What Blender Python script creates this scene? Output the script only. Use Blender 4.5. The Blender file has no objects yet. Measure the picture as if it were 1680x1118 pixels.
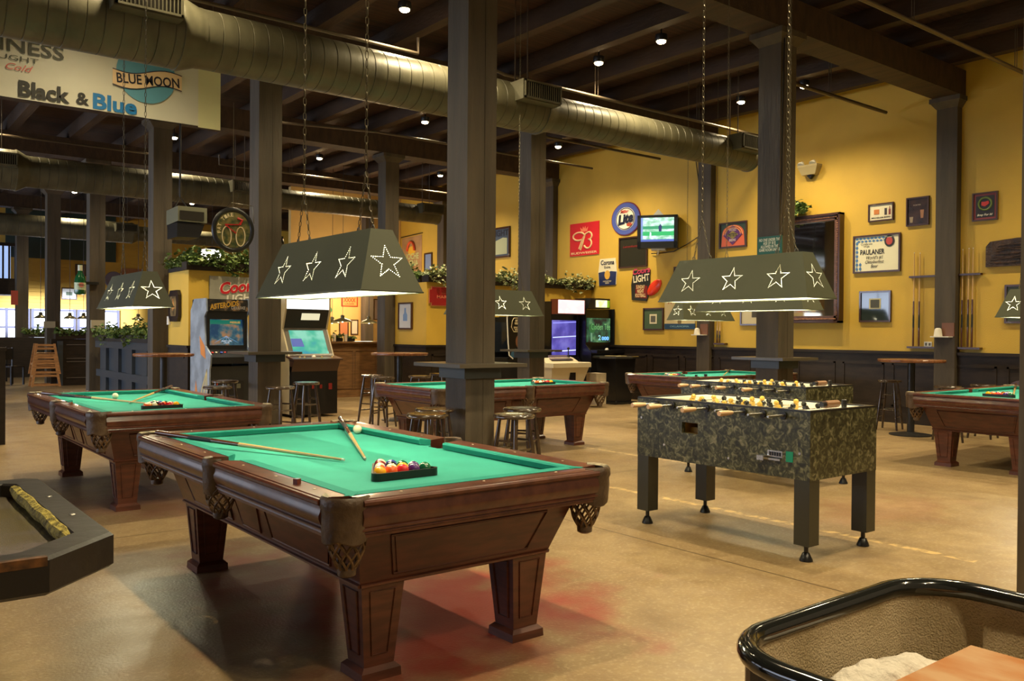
import bpy, bmesh, math, random
from mathutils import Vector, Matrix
random.seed(7)
PI = math.pi
S = bpy.context.scene
COL = S.collection

# ---------------------------------------------------------------- camera
F, yaw, pitch, roll, H = 1418.35, math.radians(38.145), math.radians(-.480), math.radians(.457), 1.38
fw = Vector((math.sin(yaw)*math.cos(pitch), math.cos(yaw)*math.cos(pitch), math.sin(pitch)))
rt = Vector((math.cos(yaw), -math.sin(yaw), 0)); up = rt.cross(fw)
r2 = rt*math.cos(roll)+up*math.sin(roll); u2 = -rt*math.sin(roll)+up*math.cos(roll)
cam = bpy.data.cameras.new('camera'); cam.sensor_width = 36; cam.lens = F*36/1680; cam.clip_end = 200; cam.clip_start = .02
co = bpy.data.objects.new('camera', cam); COL.objects.link(co)
m = Matrix((r2, u2, -fw)).transposed().to_4x4(); m.translation = (0, 0, H); co.matrix_world = m
S.camera = co
# ---------------------------------------------------------------- world, exposure
W = bpy.data.worlds.new('world'); S.world = W; W.use_nodes = True
W.node_tree.nodes['Background'].inputs[0].default_value = (1.0, .74, .44, 1)
W.node_tree.nodes['Background'].inputs[1].default_value = .21
S.view_settings.view_transform = 'Standard'; S.view_settings.look = 'None'; S.view_settings.gamma = 1
S.view_settings.exposure = 0.0; S.view_settings.use_curve_mapping = False
SPOT_W, LAMP_W, DAY, WARM, LAMPC = 390, 18, 9.0, (1, .82, .51), (1, .92, .62)
try:
    S.cycles.max_bounces = 8; S.cycles.diffuse_bounces = 5; S.cycles.glossy_bounces = 4
    S.cycles.sample_clamp_indirect = 6
except Exception: pass

def light(name, kind, loc, power, color, rot=(0, 0, 0), size=.1, spot=None, blend=.6, parent=None, size_y=None):
    d = bpy.data.lights.new(name, kind); d.energy = power; d.color = color
    if kind == 'AREA':
        d.size = size
        d.spread = math.radians(110)
        if size_y: d.shape = 'RECTANGLE'; d.size_y = size_y
    else: d.shadow_soft_size = size
    if spot: d.spot_size = math.radians(spot); d.spot_blend = blend
    o = bpy.data.objects.new(name, d); COL.objects.link(o); o.location = loc; o.rotation_euler = rot
    if parent: o.parent = parent
    return o

# ---------------------------------------------------------------- materials
MATS = {}
def mat(name, col, rough=.5, metal=0., var=None, bump=None, emit=None, stretch=None, col2=None, spec=.5, coat=0.):
    """var=(scale, amount) darker/lighter mottling (or blend to col2); bump=(scale, strength)"""
    if name in MATS: return MATS[name]
    M = bpy.data.materials.new(name); M.use_nodes = True; N = M.node_tree.nodes; L = M.node_tree.links
    b = N['Principled BSDF']; b.inputs['Base Color'].default_value = (*col, 1); b.inputs['Roughness'].default_value = rough
    b.inputs['Metallic'].default_value = metal; b.inputs['Specular IOR Level'].default_value = spec
    b.inputs['Coat Weight'].default_value = coat
    vec = None
    if var or bump:
        tc = N.new('ShaderNodeTexCoord'); mp = N.new('ShaderNodeMapping')
        L.new(tc.outputs['Object'], mp.inputs[0]); mp.inputs['Scale'].default_value = stretch or (1, 1, 1); vec = mp.outputs[0]
    if var:
        n = N.new('ShaderNodeTexNoise'); n.inputs['Scale'].default_value = var[0]; n.inputs['Detail'].default_value = 6
        L.new(vec, n.inputs['Vector'])
        cr = N.new('ShaderNodeValToRGB'); L.new(n.outputs[0], cr.inputs[0])
        a = var[1]; c2 = col2 or tuple(c*(1-a) for c in col)
        cr.color_ramp.elements[0].position = .38; cr.color_ramp.elements[0].color = (*c2, 1)
        cr.color_ramp.elements[1].position = .62; cr.color_ramp.elements[1].color = (*col, 1)
        L.new(cr.outputs[0], b.inputs['Base Color'])
    if bump:
        n = N.new('ShaderNodeTexNoise'); n.inputs['Scale'].default_value = bump[0]; n.inputs['Detail'].default_value = 5
        L.new(vec, n.inputs['Vector']); bp = N.new('ShaderNodeBump'); bp.inputs['Strength'].default_value = bump[1]
        bp.inputs['Distance'].default_value = .02
        L.new(n.outputs[0], bp.inputs['Height']); L.new(bp.outputs[0], b.inputs['Normal'])
    if emit:
        b.inputs['Emission Color'].default_value = (*emit[0], 1); b.inputs['Emission Strength'].default_value = emit[1]
    MATS[name] = M; return M
def flat(r, g, b, rough=.45):
    """plain print colour, given as 0-255 sRGB"""
    k = 'print_%d_%d_%d' % (r, g, b)
    f = lambda c: ((c/255+.055)/1.055)**2.4 if c > 10 else c/255/12.92
    return mat(k, (f(r), f(g), f(b)), rough)
def glow(r, g, b, s):
    f = lambda c: ((c/255+.055)/1.055)**2.4 if c > 10 else c/255/12.92
    return mat('glow_%d_%d_%d_%g' % (r, g, b, s), (0.02, 0.02, 0.02), .3, emit=((f(r), f(g), f(b)), s))

YEL = mat('yellow_wall_paint', (.64, .405, .048), .55, var=(1.2, .10), bump=(60, .12))
YELS = mat('yellow_siding', (.62, .36, .05), .6, var=(2, .1))
PALE = mat('pale_plaster', (.62, .50, .33), .6, var=(3, .15))
TIMB = mat('painted_timber', (.080, .060, .036), .62, var=(6, .35), bump=(30, .35), stretch=(1, 1, .12))
DECK = mat('ceiling_planks', (.062, .024, .010), .75, var=(5, .55), bump=(20, .3), stretch=(.25, 6, 1))
JOIST = mat('dark_joist_wood', (.055, .028, .012), .7, var=(4, .4), bump=(25, .3), stretch=(3, .3, 1))
CHER = mat('cherry_wood', (.110, .031, .015), .33, var=(7, .4), stretch=(1, 1, 5), coat=.12)
CHERT = mat('worn_rail_wood', (.115, .036, .018), .30, var=(16, .4), coat=.15, col2=(.070, .019, .010))
WALN = mat('dark_panel_wood', (.026, .016, .009), .5, spec=.3, var=(4, .4), stretch=(1, 1, 4))
BARW = mat('bar_front_wood', (.21, .105, .040), .35, var=(4, .4), stretch=(1, 1, 5))
OAK = mat('light_oak', (.52, .24, .08), .4, var=(6, .3), stretch=(1, 1, 5))
TOPW = mat('tabletop_wood', (.26, .10, .04), .25, var=(5, .4), stretch=(6, 1, 1), coat=.3)
STOOL = mat('stool_wood', (.055, .033, .018), .22, var=(8, .45), coat=.5)
FELT = mat('green_cloth', (.036, .31, .245), .85, var=(3, .12), bump=(300, .1), spec=.2)
FELT2 = mat('cushion_cloth', (.018, .24, .19), .85, bump=(300, .1), spec=.2)
LEA = mat('pocket_leather', (.060, .034, .018), .45, var=(14, .5), bump=(40, .3), col2=(.11, .07, .04))
NET = mat('pocket_net', (.16, .085, .03), .5, var=(20, .6))
IVORY = mat('ivory_inlay', (.8, .7, .5), .4)
DUCTM = mat('galvanised_duct', (.125, .115, .068), .45, .15, var=(5, .3), bump=(14, .15), stretch=(1, .5, .5))
STEEL = mat('bright_steel', (.6, .58, .52), .25, .9)
BLKM = mat('black_metal', (.012, .012, .012), .35)
BLKP = mat('black_plastic', (.010, .010, .011), .28)
DARKP = mat('dark_pipe', (.10, .075, .05), .45, .3)
WHT = mat('white_enamel', (.75, .72, .62), .5)
SHADE = mat('green_lamp_shade', (.055, .06, .03), .5, var=(30, .15), bump=(200, .08))
CHAIN = mat('chain_metal', (.16, .14, .09), .4, .7)
LEAF = mat('ivy_leaf', (.16, .22, .045), .45, var=(9, .8), col2=(.035, .075, .015))
LEAFP = mat('variegated_ivy_leaf', (.45, .45, .22), .45, var=(12, .8), col2=(.06, .11, .025))
FRAMEW = mat('picture_frame_wood', (.055, .020, .010), .3, coat=.3)
MIRR = mat('mirror_glass', (.75, .75, .7), .04, 1.0)
GLASS_DARK = mat('dark_glossy_print', (.02, .018, .014), .12)

def marble():
    M = bpy.data.materials.new('mottled_laminate'); M.use_nodes = True; N = M.node_tree.nodes; L = M.node_tree.links
    b = N['Principled BSDF']; b.inputs['Roughness'].default_value = .28
    tc = N.new('ShaderNodeTexCoord'); n = N.new('ShaderNodeTexNoise'); n.inputs['Scale'].default_value = 24; n.inputs['Detail'].default_value = 9
    n.inputs['Distortion'].default_value = 1.4
    L.new(tc.outputs['Object'], n.inputs['Vector']); cr = N.new('ShaderNodeValToRGB'); L.new(n.outputs[0], cr.inputs[0])
    e = cr.color_ramp.elements; e[0].position = .36; e[0].color = (.018, .019, .009, 1); e[1].position = .60; e[1].color = (.125, .125, .062, 1)
    x = e.new(.50); x.color = (.048, .048, .022, 1); y = e.new(.70); y.color = (.22, .20, .12, 1)
    L.new(cr.outputs[0], b.inputs['Base Color']); return M
MARB = marble()

def floor_mat():
    M = bpy.data.materials.new('stained_concrete'); M.use_nodes = True; N = M.node_tree.nodes; L = M.node_tree.links
    b = N['Principled BSDF']
    tc = N.new('ShaderNodeTexCoord'); sep = N.new('ShaderNodeSeparateXYZ'); L.new(tc.outputs['Object'], sep.inputs[0])
    def noise(s, d=6):
        n = N.new('ShaderNodeTexNoise'); n.inputs['Scale'].default_value = s; n.inputs['Detail'].default_value = d; L.new(tc.outputs['Object'], n.inputs['Vector']); return n.outputs[0]
    def math_(op, a, c, clamp=False):
        q = N.new('ShaderNodeMath'); q.operation = op; q.use_clamp = clamp
        for i, v in enumerate((a, c)):
            if v is None: continue
            if isinstance(v, (int, float)): q.inputs[i].default_value = v
            else: L.new(v, q.inputs[i])
        return q.outputs[0]
    def mix(f, a, c):
        q = N.new('ShaderNodeMix'); q.data_type = 'RGBA'
        L.new(f, q.inputs[0])
        for i, v in ((6, a), (7, c)):
            if isinstance(v, tuple): q.inputs[i].default_value = (*v, 1)
            else: L.new(v, q.inputs[i])
        return q.outputs[2]
    def ramp(v, p0, p1):
        r = N.new('ShaderNodeMapRange'); r.inputs[1].default_value = p0; r.inputs[2].default_value = p1; L.new(v, r.inputs[0]); return r.outputs[0]
    base = mix(ramp(noise(.7), .35, .65), (.225, .145, .065), (.32, .225, .105))
    base = mix(math_('MULTIPLY', ramp(noise(9, 8), .40, .62), .40), base, (.19, .12, .055))
    base = mix(math_('MULTIPLY', ramp(noise(45, 9), .52, .66), .35), base, (.50, .40, .24))
    base = mix(math_('MULTIPLY', ramp(noise(2.3, 9), .55, .68), .45), base, (.17, .105, .05))
    base = mix(math_('MULTIPLY', ramp(noise(110, 3), .66, .74), .5), base, (.10, .065, .03))
    # red and purple acid-stain patches, each with its own place on the floor
    def patch(base, cx, cy, rx, ry, col, amt, ns=2.2):
        dx = math_('DIVIDE', math_('SUBTRACT', sep.outputs[0], cx), rx); dy = math_('DIVIDE', math_('SUBTRACT', sep.outputs[1], cy), ry)
        d = math_('SQRT', math_('ADD', math_('MULTIPLY', dx, dx), math_('MULTIPLY', dy, dy)), None)
        d = math_('ADD', d, math_('MULTIPLY', math_('SUBTRACT', noise(ns, 7), .5), 2.2))
        return mix(math_('MULTIPLY', ramp(d, 1.1, .45), amt), base, col)
    base = patch(base, 2.35, 3.6, 1.0, .9, (.24, .025, .015), .95)
    base = patch(base, 1.9, 4.5, .5, .9, (.20, .03, .02), .85, 3)
    base = patch(base, 2.1, 7.3, .8, .8, (.20, .06, .05), .5, 2.6)
    base = patch(base, 2.7, 8.4, 1.3, 1.5, (.09, .08, .10), .5, 1.5)
    base = patch(base, 6.6, 3.6, .9, .5, (.24, .08, .05), .3, 3)
    base = patch(base, 1.2, 3.9, .9, .7, (.12, .085, .03), .55, 3.5)
    # worn painted lines and saw-cut joints
    def line(base, axis, c, w, col, amt, lo=None, hi=None):
        f = math_('LESS_THAN', math_('ABSOLUTE', math_('SUBTRACT', sep.outputs[axis], c), None), w)
        if lo is not None:
            o = sep.outputs[1-axis]; f = math_('MULTIPLY', f, math_('MULTIPLY', math_('GREATER_THAN', o, lo), math_('LESS_THAN', o, hi)))
        return mix(math_('MULTIPLY', f, amt), base, col)
    wear = ramp(noise(14, 8), .42, .56)
    base = line(base, 0, 5.52, .035, (.75, .52, .20), math_('MULTIPLY', wear, .6), 2.4, 6.4)
    base = line(base, 0, 7.2, .035, (.75, .55, .25), math_('MULTIPLY', wear, .6), 5.0, 8.5)
    base = line(base, 0, 4.28, .006, (.05, .028, .012), .9)
    base = line(base, 1, 6.12, .006, (.05, .028, .012), .8)
    base = line(base, 0, 8.78, .006, (.05, .028, .012), .8)
    base = line(base, 1, 10.75, .006, (.05, .028, .012), .8)
    L.new(base, b.inputs['Base Color'])
    rr = N.new('ShaderNodeMapRange'); rr.inputs[3].default_value = .26; rr.inputs[4].default_value = .55; L.new(noise(5, 8), rr.inputs[0]); L.new(rr.outputs[0], b.inputs['Roughness'])
    bp = N.new('ShaderNodeBump'); bp.inputs['Strength'].default_value = .35; bp.inputs['Distance'].default_value = .004
    L.new(noise(70, 6), bp.inputs['Height']); L.new(bp.outputs[0], b.inputs['Normal'])
    return M
FLOORM = floor_mat()

def two_tone(name, c1, c2, c3, scale, strength, stretch=(1, 1, 1)):
    """lit artwork of a screen or marquee: three emissive colours in drifting shapes"""
    M = bpy.data.materials.new(name); M.use_nodes = True; N = M.node_tree.nodes; L = M.node_tree.links
    b = N['Principled BSDF']; b.inputs['Base Color'].default_value = (.01, .01, .01, 1); b.inputs['Roughness'].default_value = .15
    tc = N.new('ShaderNodeTexCoord'); mp = N.new('ShaderNodeMapping'); mp.inputs['Scale'].default_value = stretch; L.new(tc.outputs['Object'], mp.inputs[0])
    n = N.new('ShaderNodeTexNoise'); n.inputs['Scale'].default_value = scale; n.inputs['Detail'].default_value = 3; L.new(mp.outputs[0], n.inputs['Vector'])
    cr = N.new('ShaderNodeValToRGB'); L.new(n.outputs[0], cr.inputs[0]); e = cr.color_ramp.elements
    e[0].position = .38; e[0].color = (*c1, 1); e[1].position = .62; e[1].color = (*c3, 1); q = e.new(.5); q.color = (*c2, 1)
    L.new(cr.outputs[0], b.inputs['Emission Color']); b.inputs['Emission Strength'].default_value = strength
    return M

# ---------------------------------------------------------------- mesh builder
class MB:
    def __init__(s): s.v = []; s.f = []; s.m = []; s.T = None
    def add(s, vs, fs, mi=0):
        o = len(s.v)
        if s.T is not None: vs = [s.T @ Vector(p) for p in vs]
        s.v += [tuple(p) for p in vs]; s.f += [tuple(i+o for i in f) for f in fs]; s.m += [mi]*len(fs); return s
    def box(s, x0, x1, y0, y1, z0, z1, mi=0):
        return s.add([(x0,y0,z0),(x1,y0,z0),(x1,y1,z0),(x0,y1,z0),(x0,y0,z1),(x1,y0,z1),(x1,y1,z1),(x0,y1,z1)],
                     [(0,3,2,1),(4,5,6,7),(0,1,5,4),(1,2,6,5),(2,3,7,6),(3,0,4,7)], mi)
    def cbox(s, c, d, mi=0):
        return s.box(c[0]-d[0]/2, c[0]+d[0]/2, c[1]-d[1]/2, c[1]+d[1]/2, c[2]-d[2]/2, c[2]+d[2]/2, mi)
    def loft(s, rings, mi=0, cap=True, closed=True):
        n = len(rings[0]); vs = [p for r in rings for p in r]; fs = []
        for i in range(len(rings)-1):
            for j in range(n if closed else n-1):
                k = (j+1) % n; fs.append((i*n+j, i*n+k, (i+1)*n+k, (i+1)*n+j))
        if cap: fs += [tuple(range(n-1, -1, -1)), tuple((len(rings)-1)*n+j for j in range(n))]
        return s.add(vs, fs, mi)
    def prism(s, poly, a, b, axis=2, mi=0):
        """poly of 2-D points extruded along axis between a and b"""
        def P(p, t): return (p[0], p[1], t) if axis == 2 else ((p[0], t, p[1]) if axis == 1 else (t, p[0], p[1]))
        return s.loft([[P(p, a) for p in poly], [P(p, b) for p in poly]], mi)
    def taper(s, r0, z0, r1, z1, mi=0):
        """frustum between two rectangles (x0,x1,y0,y1)"""
        f = lambda r, z: [(r[0], r[2], z), (r[1], r[2], z), (r[1], r[3], z), (r[0], r[3], z)]
        return s.loft([f(r0, z0), f(r1, z1)], mi)
    def lathe(s, prof, n=20, c=(0, 0, 0), axis=2, mi=0, cap=True):
        rings = []
        for r, z in prof:
            ring = []
            for i in range(n):
                a = 2*PI*i/n; x, y = r*math.cos(a), r*math.sin(a)
                p = (x, y, z) if axis == 2 else ((x, z, y) if axis == 1 else (z, x, y))
                ring.append((p[0]+c[0], p[1]+c[1], p[2]+c[2]))
            rings.append(ring)
        return s.loft(rings, mi, cap)
    def tube(s, path, r, n=8, mi=0, closed=False, cap=True):
        P = [Vector(p) for p in path]; rings = []; N = len(P); ref = None
        for i, p in enumerate(P):
            a = P[(i-1) % N] if (closed or i > 0) else p; b = P[(i+1) % N] if (closed or i < N-1) else p
            t = (b-a).normalized()
            if ref is None: ref = Vector((0, 0, 1)) if abs(t.z) < .9 else Vector((1, 0, 0))
            u = (ref - t*ref.dot(t)).normalized(); w = t.cross(u); ref = u
            rr = r[i] if isinstance(r, (list, tuple)) else r
            rings.append([tuple(p+u*rr*math.cos(2*PI*k/n)+w*rr*math.sin(2*PI*k/n)) for k in range(n)])
        if closed: rings.append(rings[0]); cap = False
        return s.loft(rings, mi, cap)
    def sphere(s, c, r, n=12, m=8, mi=0, sz=1):
        return s.lathe([(max(1e-4, r*math.sin(PI*i/m)), -r*sz*math.cos(PI*i/m)) for i in range(m+1)], n, c, 2, mi, False)
    def build(s, name, mats, parent=None, smooth=False, loc=None, rotz=None):
        me = bpy.data.meshes.new(name); me.from_pydata(s.v, [], s.f)
        for mt in (mats if isinstance(mats, (list, tuple)) else [mats]): me.materials.append(mt)
        for p, mi in zip(me.polygons, s.m): p.material_index = mi
        bm = bmesh.new(); bm.from_mesh(me); bmesh.ops.remove_doubles(bm, verts=bm.verts, dist=1e-5)
        bmesh.ops.recalc_face_normals(bm, faces=bm.faces); bm.to_mesh(me); bm.free()
        if smooth:
            for p in me.polygons: p.use_smooth = True
            try: me.set_sharp_from_angle(angle=math.radians(38))
            except Exception: pass
        o = bpy.data.objects.new(name, me); COL.objects.link(o)
        if parent: o.parent = parent
        if loc is not None: o.location = loc
        if rotz is not None: o.rotation_euler = (0, 0, rotz)
        return o

def tag(o, label=None, cat=None, group=None, kind=None):
    if label: o['label'] = label
    if cat: o['category'] = cat
    if group: o['group'] = group
    if kind: o['kind'] = kind
    return o
def thing(name, label, cat, loc=(0, 0, 0), rotz=0, group=None):
    o = bpy.data.objects.new(name, None); COL.objects.link(o); o.location = loc; o.rotation_euler = (0, 0, rotz)
    o.empty_display_size = .1
    return tag(o, label, cat, group)
def struct(o): o['kind'] = 'structure'; return o
KIDS = {}
def copy_tree(o, parent=None):
    c = o.copy(); COL.objects.link(c)
    if parent: c.parent = parent
    for ch in [x for x in COL.objects if x.parent == o]: copy_tree(ch, c)
    return c
def dup(o, loc, rotz, label, group=None):
    c = copy_tree(o); c.location = loc; c.rotation_euler = (0, 0, rotz); c['label'] = label
    if group: c['group'] = group
    return c

def text(s, x, z, w, h, material, parent, y=-.004, name='lettering', depth=.0015, bold=.0, shear=0., align='C', rot=0.):
    """lettering standing in the local x-z plane, fitted into w x h about (x, z), facing local -y"""
    cu = bpy.data.curves.new('t', 'FONT'); cu.body = s; cu.size = 1; cu.offset = bold; cu.shear = shear; cu.align_x = 'CENTER'
    cu.resolution_u = 3; cu.space_line = .85
    to = bpy.data.objects.new('t', cu); COL.objects.link(to)
    me = bpy.data.meshes.new_from_object(to.evaluated_get(bpy.context.evaluated_depsgraph_get()))
    bpy.data.objects.remove(to); bpy.data.curves.remove(cu)
    if not me.vertices: return None
    xs = [v.co.x for v in me.vertices]; ys = [v.co.y for v in me.vertices]
    cx, cy, sx, sy = (min(xs)+max(xs))/2, (min(ys)+max(ys))/2, w/max(1e-6, max(xs)-min(xs)), h/max(1e-6, max(ys)-min(ys))
    c_, s_ = math.cos(rot), math.sin(rot)
    for v in me.vertices:
        a, b = (v.co.x-cx)*sx, (v.co.y-cy)*sy
        v.co = (x+a*c_-b*s_, y, z+a*s_+b*c_)
    me.name = name; me.materials.clear(); me.materials.append(material)
    o = bpy.data.objects.new(name, me); COL.objects.link(o); o.parent = parent
    return o

def disc_pts(x, z, rx, rz, n=28): return [(x+rx*math.cos(2*PI*i/n), z+rz*math.sin(2*PI*i/n)) for i in range(n)]
def star_pts(x, z, R, r=None, n=5, a0=PI/2):
    r = r or R*.4; return [(x+(R if i % 2 == 0 else r)*math.cos(a0+PI*i/n), z+(R if i % 2 == 0 else r)*math.sin(a0+PI*i/n)) for i in range(2*n)]
def plate(poly, material, parent, name='printed_panel', y=-.003, t=.003):
    b = MB(); b.prism(poly, y, y+t, 1); return b.build(name, material, parent)

WALLX = 13.40
RW = -PI/2     # turns local -y towards the room on the right-hand wall
def framed(label, y0, y1, z0, z1, mat_in, frame=FRAMEW, fw_=.03, cat='picture', name='framed_picture', loc=None, rotz=RW, depth=.035, backm=None):
    """framed thing on a wall; y0>y1 are its left and right edges along the wall"""
    w, h = abs(y0-y1), z1-z0
    t = thing(name, label, cat, loc or (WALLX, (y0+y1)/2, (z0+z1)/2), rotz)
    f = MB()
    f.box(-w/2, w/2, -depth, 0, h/2-fw_, h/2); f.box(-w/2, w/2, -depth, 0, -h/2, -h/2+fw_)
    f.box(-w/2, -w/2+fw_, -depth, 0, -h/2+fw_, h/2-fw_); f.box(w/2-fw_, w/2, -depth, 0, -h/2+fw_, h/2-fw_)
    f.build('frame', frame, t)
    b = MB(); b.box(-w/2+fw_, w/2-fw_, -depth*.45, -.001, -h/2+fw_, h/2-fw_); b.build('picture_sheet', mat_in, t)
    return t, w-2*fw_, h-2*fw_

# ---------------------------------------------------------------- daylight through the windows of the left side (large area lights)
for yy, pw in ((9.5, 100), (17.5, 360), (26, 340)):
    light('window_daylight', 'AREA', (-6.9, yy, 2.2), pw*.8, (.66, .78, 1.0), (0, -PI/2+.12, 0), 2.2, size_y=6.5)
light('window_daylight', 'AREA', (6.6, 33.3, 1.9), 90, (.75, .82, 1.0), (PI/2, 0, 0), 4.5, size_y=1.3)

# ================================================================= THE SETTING
b = MB(); b.box(-7, 13.6, -2.5, 34, -.1, 0); struct(b.build('floor', FLOORM))
b = MB(); b.box(-7, 13.9, -2.5, 34, 5.66, 5.8); ceil = struct(b.build('ceiling', DECK))
XJ = [8.45+1.125*k for k in range(-13, 5)]
for x in XJ:
    b = MB(); b.box(x-.08, x+.08, -2.4, 33.9, 5.385, 5.655); b.build('joist', JOIST, ceil)
YG = [1.58]+[6.245+4.63*k for k in range(0, 6)]
for y in YG:
    b = MB(); b.box(-6.9, 13.38, y-.2, y+.2, 5.0, 5.38); b.build('girder', JOIST, ceil)
b = MB(); b.box(WALLX, WALLX+.2, -2.5, 34, 0, 5.66); struct(b.build('wall_right', YEL))
b = MB(); b.box(-7.2, -7, -2.5, 34, 0, 5.66); struct(b.build('wall_left', YELS))
# back wall of the far dining room, with a window row
b = MB()
b.box(-7, 3.9, 33.8, 34, 0, 5.66); b.box(8.3, 13.4, 33.8, 34, 0, 5.66); b.box(3.9, 8.3, 33.8, 34, 0, 1.0); b.box(3.9, 8.3, 33.8, 34, 2.1, 5.66)
for k in range(28): b.box(3.9, 9.9, 33.78, 33.8, 2.2+k*.125, 2.2+k*.125+.112)
struct(b.build('wall_back', YELS))
b = MB(); b.box(4.6, 8.1, 33.7, 33.79, 3.85, 5.6); struct(b.build('trim_1', mat('dark_teal_panel', (.025, .045, .035), .5)))
PANE = mat('daylight_pane', (.5, .5, .5), .1, emit=((.80, .86, 1.0), 2.6))
FRM = mat('blue_grey_window_frame', (.10, .10, .16), .5)
for i, (x0, x1) in enumerate(((3.95, 5.35), (5.4, 6.8), (6.85, 8.25))):
    b = MB(); b.box(x0, x1, 33.86, 33.88, 1.0, 2.1); w = struct(b.build('window_%d' % (i+1), PANE))
    b = MB()
    for xa in (x0, (x0+x1)/2-.04, x1-.08): b.box(xa, xa+.08, 33.79, 33.86, 1.0, 2.1)
    for za in (1.0, 1.42, 2.02): b.box(x0, x1, 33.80, 33.85, za, za+.07)
    b.build('window_frame', FRM, w)
for i, yy in enumerate((9.5, 17.5, 26)):
    b = MB(); b.box(-7.0, -6.97, yy-3.2, yy+3.2, 1.0, 3.4); struct(b.build('window_%d' % (i+4), PANE))
# warm partition behind the bar opening
b = MB(); b.box(9.9, 13.39, 22.5, 22.65, 0, 5.38); struct(b.build('wall_bar', mat('peach_board_wall', (.72, .48, .16), .6, var=(2, .08))))

# pony walls with black wainscot and a capped top
def pony(name, x0, x1, y0, y1, ret):
    b = MB(); b.box(x0, x1, y0, y0+.16, 1.13, 2.36); b.box(x0, x0+.16, y0+.16, y1, 1.13, 2.36)
    w = struct(b.build(name, YEL))
    b = MB(); b.box(x0-.012, x1, y0-.012, y0+.15, 0, 1.10); b.box(x0-.012, x0+.15, y0+.15, y1, 0, 1.10)
    b.box(x0-.04, x1, y0-.04, y0+.17, 1.10, 1.14); b.box(x0-.04, x0+.17, y0+.17, y1, 1.10, 1.14)
    n = int((x1-x0)/.72)
    for i in range(n):
        xa = x0+.12+i*(x1-x0-.1)/n; xb = xa+(x1-x0-.1)/n-.12
        for (p, q, r, s) in ((xa, xb, .93, .96), (xa, xb, .22, .25), (xa, xa+.03, .22, .96), (xb-.03, xb, .22, .96)): b.box(p, q, y0-.028, y0-.012, r, s)
    for (p, q, r, s) in ((y0+.15, y1-.1, .93, .96), (y0+.15, y1-.1, .22, .25)): b.box(x0-.028, x0-.012, p, q, r, s)
    b.build('wainscot', WALN, w)
    return w
pony('wall_front_left', 4.50, 7.0, 14.17, 15.22, 1)
pony('wall_front_right', 9.02, 13.39, 14.17, 15.6, 1)
# wainscot of the right wall: rail, panels, base
b = MB(); b.box(13.34, 13.40, -2.4, 14.12, 0, 1.10); b.box(13.30, 13.40, -2.4, 14.12, 1.10, 1.145); b.box(13.315, 13.34, -2.4, 14.12, 0, .16)
yy = 14.0
while yy > -2:
    for (p, q, r, s) in ((yy-.72, yy, .92, .95), (yy-.72, yy, .26, .29), (yy-.72, yy-.69, .26, .95), (yy-.03, yy, .26, .95)): b.box(13.325, 13.34, p, q, r, s)
    yy -= .86
struct(b.build('trim_2', WALN))
# far part of right wall rail
b = MB(); b.box(13.34, 13.40, 14.45, 33.7, 0, 1.12); struct(b.build('trim_3', WALN))

# ================================================================= COLUMNS
def column(x, y, label, w=.31, cap=True, wall=False):
    t = thing('timber_column', label, 'column', (x, y, 0))
    h = w/2
    b = MB(); b.box(-h, h, -h, h, 0, 4.84)
    # the beam pad on top and a thin full-height batten seam on the front face
    b.box(h*.18, h*.24, -h-.004, -h, .02, 4.8)
    b.build('post', TIMB, t)
    b = MB(); b.taper((-h-.005, h+.005, -h-.005, h+.005), 4.84, (-.24, .24, -.22, .22), 4.93); b.box(-.25, .25, -.23, .23, 4.93, 4.998); b.build('capital', TIMB, t)
    return t
XA, XB = 4.435, 8.935
column(XA, 6.245, 'thick dark timber column rising right behind the nearest pool table')
column(XB, 6.245, 'dark timber column behind the foosball tables, chains hanging beside it')
column(XA, 10.875, 'timber column between the two upright video game cabinets at left')
column(XB, 10.875, 'timber column in front of the purple-lit game screen')
column(XB, 15.505, 'timber column with a flared capital beside the bar opening')
column(XA, 15.505, 'timber column to the left of the yellow pony wall with the silver beer sign')
column(XA, 20.135, 'far timber column carrying the green bottle sign')
column(XA, 24.765, 'far slim timber column right of the stacked high chairs')
column(XA, 29.4, 'farthest timber column at the left edge by the bright windows')
column(4.665, 1.615, 'dark column cut by the right edge of the picture')
for i, (y, l) in enumerate(((6.26, 'wall column between the two cue racks'), (10.885, 'wall column right of the hanging television'),
                            (15.51, 'wall column in the corner behind the red square beer sign'), (20.13, 'wall column right of the tall beer banner'),
                            (24.76, 'wall column seen past the bar wall'))):
    column(13.405, y, l)

# shelf boards wrapped round the columns
def column_shelf(x, y, label, z=1.085, hw=.36):
    t = thing('column_shelf', label, 'shelf', (x, y, 0), 0, None)
    c = .10; i_ = .162
    out = [(-hw+c, -hw), (hw-c, -hw), (hw, -hw+c), (hw, hw-c), (hw-c, hw), (-hw+c, hw), (-hw, hw-c), (-hw, -hw+c)]
    b = MB()
    for q in ((-hw, -i_, -hw, hw), (i_, hw, -hw, hw), (-i_, i_, -hw, -i_), (-i_, i_, i_, hw)):
        b.box(q[0], q[1], q[2], q[3], z, z+.032)
    b.build('shelf_board', mat('dark_shelf_board', (.075, .060, .040), .3, coat=.3), t)
    b = MB(); j = i_+.035
    for q in ((-j, j, -j, -i_), (-j, j, i_, j), (-j, -i_, -i_, i_), (i_, j, -i_, i_)): b.box(q[0], q[1], q[2], q[3], z-.10, z)
    b.build('support_collar', mat('dark_collar', (.03, .035, .035), .4), t)
    return t
column_shelf(XA, 6.245, 'dark drink shelf round the column behind the nearest pool table')
column_shelf(XA, 10.875, 'drink shelf round the column between the two upright video games')
column_shelf(XB, 6.245, 'drink shelf round the column behind the foosball tables')
column_shelf(XB, 10.875, 'thin drink shelf round the column by the purple-lit screen')

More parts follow.
